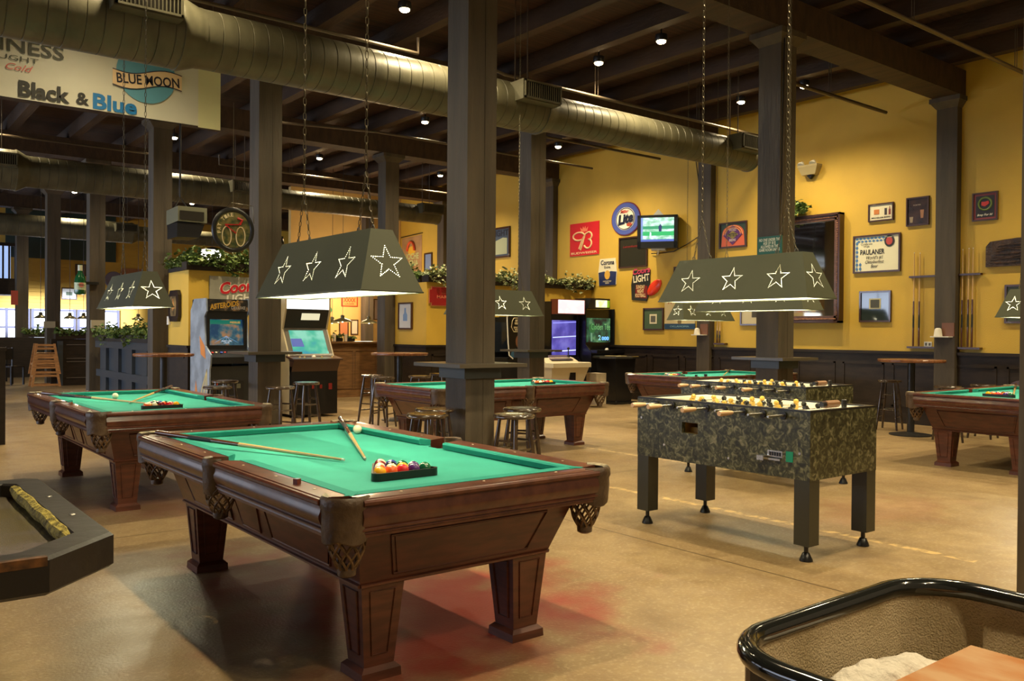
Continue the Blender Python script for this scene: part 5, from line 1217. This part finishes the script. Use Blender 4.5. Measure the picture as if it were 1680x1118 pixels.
# pictures beyond, on the far part of the right wall
t = wall_thing('beer_banner', 'tall beer banner with red arch hanging on the far yellow wall', 'banner', 21.86, 3.72)
plate([(-.55, -.62), (.55, -.62), (.55, .50), (-.55, .46)], mat('faded_banner', (.50, .30, .13), .6, var=(3, .2)), t, 'banner_cloth', -.012, .012); b = MB(); b.tube([(-.6, -.02, .50), (.6, -.02, .54)], .012, 6); b.build('banner_rod', BLKM, t)
b = MB(); b.tube([(.20*math.cos(PI*i/14), -.05, .06+.26*math.sin(PI*i/14)) for i in range(15)], .035, 6); b.build('red_arch', flat(220, 90, 50), t); text('NOCHE\nBUENA', 0, -.20, .8, .38, flat(200, 215, 150), t, -.02, bold=.02); plate(disc_pts(0, .06, .2, .14), flat(235, 190, 60), t, 'yellow_field', -.016)
framed('framed print with blue sheet, right of the tall beer banner', 21.15, 20.74, 3.14, 3.66, flat(120, 140, 175), fw_=.04)
framed('narrow red frame at the left side of the thick column', 18.95, 18.5, 3.1, 3.65, flat(150, 60, 45), fw_=.04)
t, w, h = framed('dark blue framed poster with pale lettering between the two middle columns', 17.95, 17.15, 3.30, 4.08, flat(60, 75, 95), fw_=.045); text('LIGHT', .0, .24, .66, .16, flat(25, 30, 50), t, -.022, bold=.03); plate([(-.25, -.30), (.28, -.30), (.28, .10), (.1, .12), (-.2, .05)], flat(170, 175, 140), t, 'pale_figures', -.02)
# wheel sign
t = thing('bicycle_wheel_sign', 'round tyre-rimmed sign with a red bicycle hanging by the column', 'sign', (3.95, 10.72, 2.65), -.12)
b = MB(); b.tube([(.235*math.cos(2*PI*i/40), 0, .255*math.sin(2*PI*i/40)) for i in range(40)], .030, 10, closed=True); b.build('tyre_rim', BLKM, t, smooth=True)
b = MB(); b.lathe([(.225, -.01), (.225, .01)], 36, axis=1); b.build('face', mat('painted_meadow', (.20, .16, .05), .4, var=(14, .7), col2=(.04, .06, .02)), t)
b = MB()
for cx, rr_ in ((-.08, .10), (.09, .10)): b.tube([(cx+rr_*.55*math.cos(2*PI*i/20), -.014, -.08+rr_*1.2*math.sin(2*PI*i/20)) for i in range(20)], .008, 5, closed=True)
b.build('bicycle_wheels', flat(215, 195, 150), t); b = MB(); b.tube([(-.10, -.018, .06), (.08, -.018, .07), (.03, -.018, -.04), (-.10, -.018, .06)], .009, 5); b.tube([(.08, -.018, .07), (.11, -.018, .13), (.05, -.018, .15)], .016, 5); b.build('bicycle_frame', flat(190, 40, 35), t)
for i, ch in enumerate('FAT TIRE'):
    if ch != ' ':
        a = math.radians(190-13.5*i); text(ch, .175*math.cos(a), .19*math.sin(a), .032, .045, flat(230, 215, 170), t, -.014, bold=.02, rot=a-PI/2)
b = MB(); b.tube([(0, 0, .28), (0, 0, .34)], .004, 5); b.tube([(-.02, 0, .34), (.24, 0, .32), (.26, 0, .10)], .006, 6); b.tube([(0, 0, .34), (0, 0, 1.6)], .003, 5); b.build('hanger', CHAIN, t)
# bulky hanging monitor
t = thing('hanging_monitor', 'bulky old monitor hanging under the second duct', 'television', (4.62, 14.30, 3.12), 0)
b = MB(); b.loft([[(-.33, -.25, .0), (.13, -.25, .0), (.13, -.25, .24), (-.33, -.25, .24)], [(-.33, .35, -.02), (.13, .35, -.02), (.13, .35, .22), (-.33, .35, .22)]]); b.build('casing', mat('grey_green_casing', (.10, .10, .06), .5), t, smooth=False)
b = MB(); b.box(-.30, .08, -.262, -.25, .03, .17); b.build('side_vent', GLASS_DARK, t); b = MB(); b.loft([[(-.33, -.22, -.25), (.02, -.22, -.24), (.10, -.22, -.02), (-.33, -.22, -.02)], [(-.33, .30, -.25), (.02, .30, -.24), (.10, .30, -.02), (-.33, .30, -.02)]]); b.build('lower_hood', BLKP, t)
b = MB(); b.tube([(-.3, 0, .24), (-.22, 0, .42), (-.10, 0, .24)], .012, 6); b.tube([(-.22, 0, .42), (-.22, 0, 1.88)], .016, 8); b.build('ceiling_mount', BLKM, t)
# bottle sign, far left
t = thing('bottle_sign', 'green beer bottle shaped sign on the far column', 'sign', (4.08, 19.9, 2.12))
b = MB(); b.lathe([(.02, 0), (.105, .01), (.11, .04), (.11, .30), (.09, .38), (.045, .46), (.04, .60), (.045, .62), (.03, .63)], 24); b.build('bottle', flat(20, 75, 40, .15), t, smooth=True)
b = MB(); b.lathe([(.112, .10), (.112, .25)], 24, cap=False); b.build('label', flat(170, 180, 140), t, smooth=True); b = MB(); b.lathe([(.05, -.118), (.05, -.114)], 20, (0, 0, .20), axis=1); b.build('label_medallion', flat(190, 110, 90), t); b = MB(); b.lathe([(.0455, .50), (.046, .62)], 20, cap=False); b.build('neck_foil', flat(190, 190, 160), t)
text('Heineken', 0, .20, .15, .025, flat(30, 60, 40), t, -.122, bold=.02)
b = MB(); b.box(.08, .36, .0, .06, .22, .28); b.build('bracket', BLKM, t)
# far back wall things
def bk(label, x0, x1, z0, z1, c, fr=FRAMEW): return pic_far(label, (x0+x1)/2, (z0+z1)/2, abs(x1-x0), abs(z1-z0), 33.77, c, fr)
bk('small frame behind the green bottle sign', 6.76, 7.12, 3.30, 3.72, flat(120, 90, 60)); t = bk('landscape picture with white mat on the far siding wall', 6.32, 6.82, 2.45, 2.86, flat(225, 225, 215)); plate([(-.1, -.06), (.1, -.06), (.1, .06), (-.1, .06)], flat(110, 125, 100), t, 'tiny_landscape', -.016)
t = thing('round_wall_sign', 'arched red-brown beer sign above the left star lamp on the far wall', 'sign', (8.65, 33.76, 3.2)); plate(disc_pts(0, 0, .36, .36), flat(150, 90, 60), t, 'disc', -.03, .03); plate([(-.42, .2), (.42, .2), (.36, .45), (-.36, .45)], flat(165, 110, 75), t, 'arched_top', -.04); plate(disc_pts(0, 0, .22, .22), flat(215, 160, 90), t, 'centre', -.034)
b = MB(); b.lathe([(.30, -.04), (.32, 0)], 24, axis=1); o = b.build('round_wall_sign', flat(120, 110, 130)); o.location = (8.05, 33.76, 3.2); tag(o, 'greyish round sign left of the arched far sign', 'sign')
b = MB(); b.lathe([(.35, -.04), (.35, 0)], 24, axis=1); o = b.build('oval_wall_sign', flat(215, 185, 150)); o.location = (6.1, 33.76, 3.3); o.scale = (.4, 1, 1); tag(o, 'narrow oval pale sign on the far siding wall', 'sign')
# white glowing hanging lamp over the far room
t = thing('box_pendant', 'white glowing box lamp hanging above the left ivy planter', 'pendant lamp', (8.26, 24.0, 3.36)); b = MB(); b.box(-.24, .24, -.2, .2, 0, .26); b.build('lit_box', glow(255, 250, 240, 3), t); b = MB(); b.taper((-.30, .30, -.24, .24), .26, (-.05, .05, -.05, .05), .34); b.build('cap', BLKM, t); b = MB(); b.tube([(0, 0, .34), (0, 0, 2.295)], .006, 6); b.build('cord', BLKM, t)
# balcony at far left
t = thing('balcony', 'dark railed balcony with blue daylight behind at the far left', 'balcony', (3.7, 30.6, 0))
b = MB(); b.box(-1.2, .85, 0, 1.2, 2.45, 2.95); b.build('balcony_floor', WALN, t); b = MB(); b.box(-1.2, .85, -.02, .05, 3.95, 4.05); b.build('handrail', WALN, t)
for k in range(12): b = MB(); x = -1.1+k*.165; b.box(x, x+.05, 0, .04, 2.95, 3.96); b.build('baluster', WALN, t)
b = MB(); b.box(2.0, 4.55, 32.3, 32.33, 3.0, 4.1); struct(b.build('window_7', mat('blue_daylight_pane', (.3, .4, .6), .2, emit=((.35, .5, .85), 1.0))))
# dividers and booths
t = thing('booth_divider', 'dark paneled divider lit blue along its side, between two far columns', 'divider', (4.45, 17.8, 0), RW)
DIV = mat('blue_black_divider', (.045, .055, .065), .3)
b = MB(); b.box(-1.98, 1.98, 0, .12, 0, 1.15); b.build('divider_body', DIV, t)
b = MB(); b.box(-1.98, 1.98, -.10, .12, 1.02, 1.152); b.build('top_cornice', DIV, t); b = MB(); b.box(-1.98, 1.98, -.08, 0, .42, .56); b.build('middle_rail', DIV, t)
for k in range(4):
    x = -1.6+k*.98; b = MB(); b.box(x, x+.36, -.06, 0, .0, 1.02); b.build('pilaster', DIV, t)
t = thing('booth_wall', 'dark booth wall with light-edged panels, behind the stacked high chairs', 'divider', (4.95, 23.6, 0)); b = MB(); b.box(-.75, .85, 0, .12, 0, 1.15); b.build('panel_body', WALN, t)
for z in (1.0, .66, .58, .18): b = MB(); b.box(-.42, .70, -.03, 0, z, z+.02); b.build('panel_ledge', mat('ledge_edge', (.12, .10, .08), .25), t)
b = MB(); b.box(-.62, -.5, -.05, 0, 0, 1.1); b.build('end_pilaster', DIV, t)
t = thing('booth_wall', 'farthest dark booth wall at left, behind chairs', 'divider', (4.95, 28.3, 0)); b = MB(); b.box(-1.3, .7, 0, .12, 0, 1.15); b.build('panel_body', WALN, t)
t = thing('half_wall', 'dark half wall cut by the left edge of the picture', 'divider', (.6, 11.85, 0)); b = MB(); b.box(-1.4, 1.02, 0, .15, 0, 1.12); b.build('panel_body', WALN, t); b = MB(); b.box(-1.4, 1.03, -.03, .18, 1.12, 1.16); b.build('ledge', WALN, t)
# high chairs, nested
def high_chair(label, z, k):
    t = thing('high_chair', label, 'high chair', (4.05, 23.35+.12*k, z), 0, 'nested wooden high chairs')
    for sy, nm in ((0, 'front_frame'), (.38, 'rear_frame')):
        b = MB(); W0, W1, hh = .30, .19, .74
        for sx in (-1, 1): b.loft([[(sx*W0-.025, sy, 0), (sx*W0+.025, sy, 0), (sx*W0+.025, sy+.03, 0), (sx*W0-.025, sy+.03, 0)], [(sx*W1-.025, sy+(.06 if sy == 0 else -.06), hh), (sx*W1+.025, sy+(.06 if sy == 0 else -.06), hh), (sx*W1+.025, sy+(.09 if sy == 0 else -.03), hh), (sx*W1-.025, sy+(.09 if sy == 0 else -.03), hh)]])
        for zz in (.04, .26, .46, .62, .70):
            s = zz/hh; wx = W0+(W1-W0)*s; yy = sy+(.06 if sy == 0 else -.06)*s; b.box(-wx, wx, yy, yy+.025, zz-.025, zz+.025)
        b.build(nm, OAK, t)
    b = MB(); b.box(-.2, .2, .06, .36, .50, .52); b.build('seat', OAK, t)
    for sx in (-1, 1): b = MB(); b.box(sx*.26-.012, sx*.26+.012, .03, .38, .22, .27); b.build('side_rail', OAK, t)
high_chair('bottom wooden high chair of the nested stack', 0, 0); high_chair('top wooden high chair of the nested stack', .30, .2)
# far chairs
def far_chair(label, x, y, rz):
    t = thing('dining_chair', label, 'chair', (x, y, 0), rz, 'dark dining chairs at the far left')
    b = MB(); b.box(-.2, .2, -.2, .2, .44, .47); b.build('seat', mat('glossy_black_chair', (.02, .02, .03), .2), t)
    for sx in (-.18, .18):
        for sy in (-.18, .18): b = MB(); b.box(sx-.018, sx+.018, sy-.018, sy+.018, 0, .44 if sy < 0 else .92); b.build('leg', BLKP, t)
    b = MB(); b.box(-.16, .16, .165, .195, .62, .90); b.build('backrest', BLKP, t)
far_chair('dark dining chair left of the stacked high chairs', 3.50, 24.6, .6); far_chair('dark dining chair behind the chair by the high chairs', 3.45, 25.9, .2); far_chair('dark dining chair farthest left', 2.85, 24.3, -.3)
# wall menus: red sign by the balcony, grey boxes on far columns
b = MB(); b.box(-.09, .09, -.03, 0, 0, .42); o = b.build('column_notice', flat(150, 60, 45)); o.location = (4.2, 29.1, 2.1); tag(o, 'small red notice at the far left under the balcony', 'sign')
for x, y, z, l in ((4.43, 19.975, 1.42, 'pale switch box on the far column with the bottle sign'), (4.33, 24.60, 1.42, 'pale lit box on the far column right of the high chairs')):
    b = MB(); b.box(-.13, .13, -.06, 0, 0, .17); o = b.build('junction_box', mat('beige_box', (.40, .34, .22), .5)); o.location = (x, y, z); tag(o, l, 'box')
# dark coats heaped on a bench beyond the right pool table
t = thing('wall_bench', 'dark bench against the paneled wall behind the right pool table', 'bench', (13.02, 4.9, 0), RW); b = MB(); b.box(-.6, .6, -.28, .28, .42, .50); b.build('seat', WALN, t)
for sx in (-.5, .5): b = MB(); b.box(sx-.04, sx+.04, -.24, .24, 0, .42); b.build('leg', WALN, t)
b = MB(); b.T = Matrix.Scale(1, 4); 
for i in range(7): b.sphere((random.uniform(-.35, .35), random.uniform(-.12, .12), .10+.05*(i % 3)), .17, 12, 8, sz=.8)
o = b.build('coat_pile', mat('dark_purple_cloth', (.022, .008, .022), .8, bump=(9, .8)), smooth=True); o.location = (13.0, 4.95, .50); tag(o, 'heap of dark purple coats on the bench behind the right pool table', 'coats')

# ================================================================= FOREGROUND TABLES
def octagon_table():
    t = thing('game_table', 'worn black chamfered game table with sunken grey top at the left edge', 'game table', (0, 0, 0))
    X, Y0, Y1, c, z = .635, 2.455, 3.82, .20, .80
    def ring(i, z):
        x, y0, y1, cc = X-i, Y0+i, Y1-i, c-i*.40
        return [(x, y0+cc, z), (x, y1-.04, z), (x-.04, y1, z), (-1.1+cc+i, y1, z), (-1.1+i, y1-cc, z), (-1.1+i, y0+cc, z), (-1.1+cc+i, y0, z), (x-cc, y0, z)]
    WB_ = mat('worn_black_vinyl', (.014, .011, .008), .38, var=(7, .9), bump=(18, .12), col2=(.012, .010, .010))
    b = MB(); b.loft([ring(.012, z-.10), ring(0, z-.09), ring(0, z-.008), ring(.010, z), ring(.092, z), ring(.100, z-.006), ring(.100, z-.05), ring(.30, z-.05)], cap=False); b.build('rim', WB_, t)
    b = MB(); r_ = ring(.095, z-.048); b.add(r_, [tuple(range(8))]); b.build('sunken_top', mat('grey_slate_top', (.17, .145, .15), .22, var=(3, .3), col2=(.12, .10, .05)), t)
    b = MB()
    pts = [Vector((.535, y, z-.022)) for y in [2.72+.09*k for k in range(12)]]
    b.tube([tuple(p+Vector((.002*math.sin(i*2.1), 0, .002*math.cos(i*1.7)))) for i, p in enumerate(pts)], [.014]+[.024]*10+[.014], 8); b.build('torn_foam_cushion', mat('yellowed_foam', (.50, .40, .07), .8, var=(30, .7), bump=(60, .9)), t, smooth=True)
    for yy in (2.98, 3.35): b = MB(); b.lathe([(.010, z), (.008, z+.002)], 10, (.59, yy, 0)); b.build('rim_screw', STEEL, t)
    OR_ = mat('worn_orange_patch', (.20, .08, .02), .5, var=(25, .7))
    b = MB(); b.box(.20, .43, Y0-.002, Y0+.02, z-.022, z+.0015); b.build('worn_edge', OR_, t)
    b = MB(); b.taper((-.55, .15, 2.85, 3.45), 0, (-.45, .05, 2.95, 3.35), .06); b.box(-.40, 0, 3.0, 3.3, .06, z-.10); b.build('pedestal', WALN, t)
octagon_table()
def shuffleboard():
    t = thing('shuffleboard_table', 'carpet-lined shuffleboard end with black padded rim and worn orange board, lower right', 'game table', (0, 0, 0))
    x0, x1, y1, z = 1.33, 2.13, 1.06, .775; y0 = -1.6
    def outline(i, z, rr=.16):
        pts = []; xa, xb, yb = x0+i, x1-i, y1-i; r = max(.02, rr-i)
        pts.append((xa, y0, z))
        for k in range(9): a = PI-PI/2*k/8; pts.append((xa+r+r*math.cos(a), yb-r+r*math.sin(a), z))
        for k in range(9): a = PI/2-PI/2*k/8; pts.append((xb-r+r*math.cos(a), yb-r+r*math.sin(a), z))
        pts.append((xb, y0, z)); return pts
    b = MB(); b.tube(outline(0, z), .022, 12); b.build('padded_rim', mat('glossy_black_vinyl', (.010, .011, .010), .12, coat=.5), t, smooth=True)
    CARP = mat('tan_carpet_lining', (.60, .47, .29), .95, var=(6, .45), bump=(220, 1.0), col2=(.42, .32, .17), spec=.1)
    b = MB(); b.loft([outline(.012, z-.01), outline(.022, z-.15), outline(.03, z-.165)], cap=False, closed=False); b.build('carpet_wall', CARP, t, smooth=True)
    b = MB(); b.loft([outline(-.005, z-.01), outline(-.005, .45)], cap=False, closed=False); b.build('outer_skirt', BLKP, t)
    b = MB(); b.add([(x0+.02, y0, z-.165), (x1-.02, y0, z-.165), (x1-.02, y1-.03, z-.165), (x0+.02, y1-.03, z-.165)], [(0, 1, 2, 3)]); b.build('gutter_floor', CARP, t)
    b = MB(); b.box(x0+.17, x1-.17, y0, y1-.20, z-.155, z-.07); b.build('playing_board', mat('worn_orange_board', (.38, .135, .025), .35, var=(14, .5), col2=(.46, .27, .13), stretch=(1, .4, 1)), t)
    rnd = random.Random(4); b = MB(); N_ = 26; M_ = 14
    grid = [[(x0+.05+(x1-x0-.20)*i/N_, y1-.215+.175*j/M_, z-.155+.075*max(0., math.sin(PI*i/N_)*math.sin(PI*j/M_))**.5*(1+.12*math.sin(i*1.3+j*.6)+.08*math.sin(i*.5-j*1.1))) for i in range(N_+1)] for j in range(M_+1)]
    for r_ in grid: r_[0] = r_[0]
    vs = [p for r_ in grid for p in r_]; b.add(vs, [(j*(N_+1)+i, j*(N_+1)+i+1, (j+1)*(N_+1)+i+1, (j+1)*(N_+1)+i) for j in range(M_) for i in range(N_)]); b.build('white_cloth', mat('crumpled_white_cloth', (.55, .50, .42), .85, bump=(30, .8)), t, smooth=True)
    for sx in (x0+.1, x1-.1): b = MB(); b.box(sx-.05, sx+.05, .2, .3, 0, .45); b.build('leg', WALN, t)
    b = MB(); b.box(x0+.01, x1-.01, y0, y1-.05, .44, z-.17); b.build('cabinet', WALN, t)
shuffleboard()
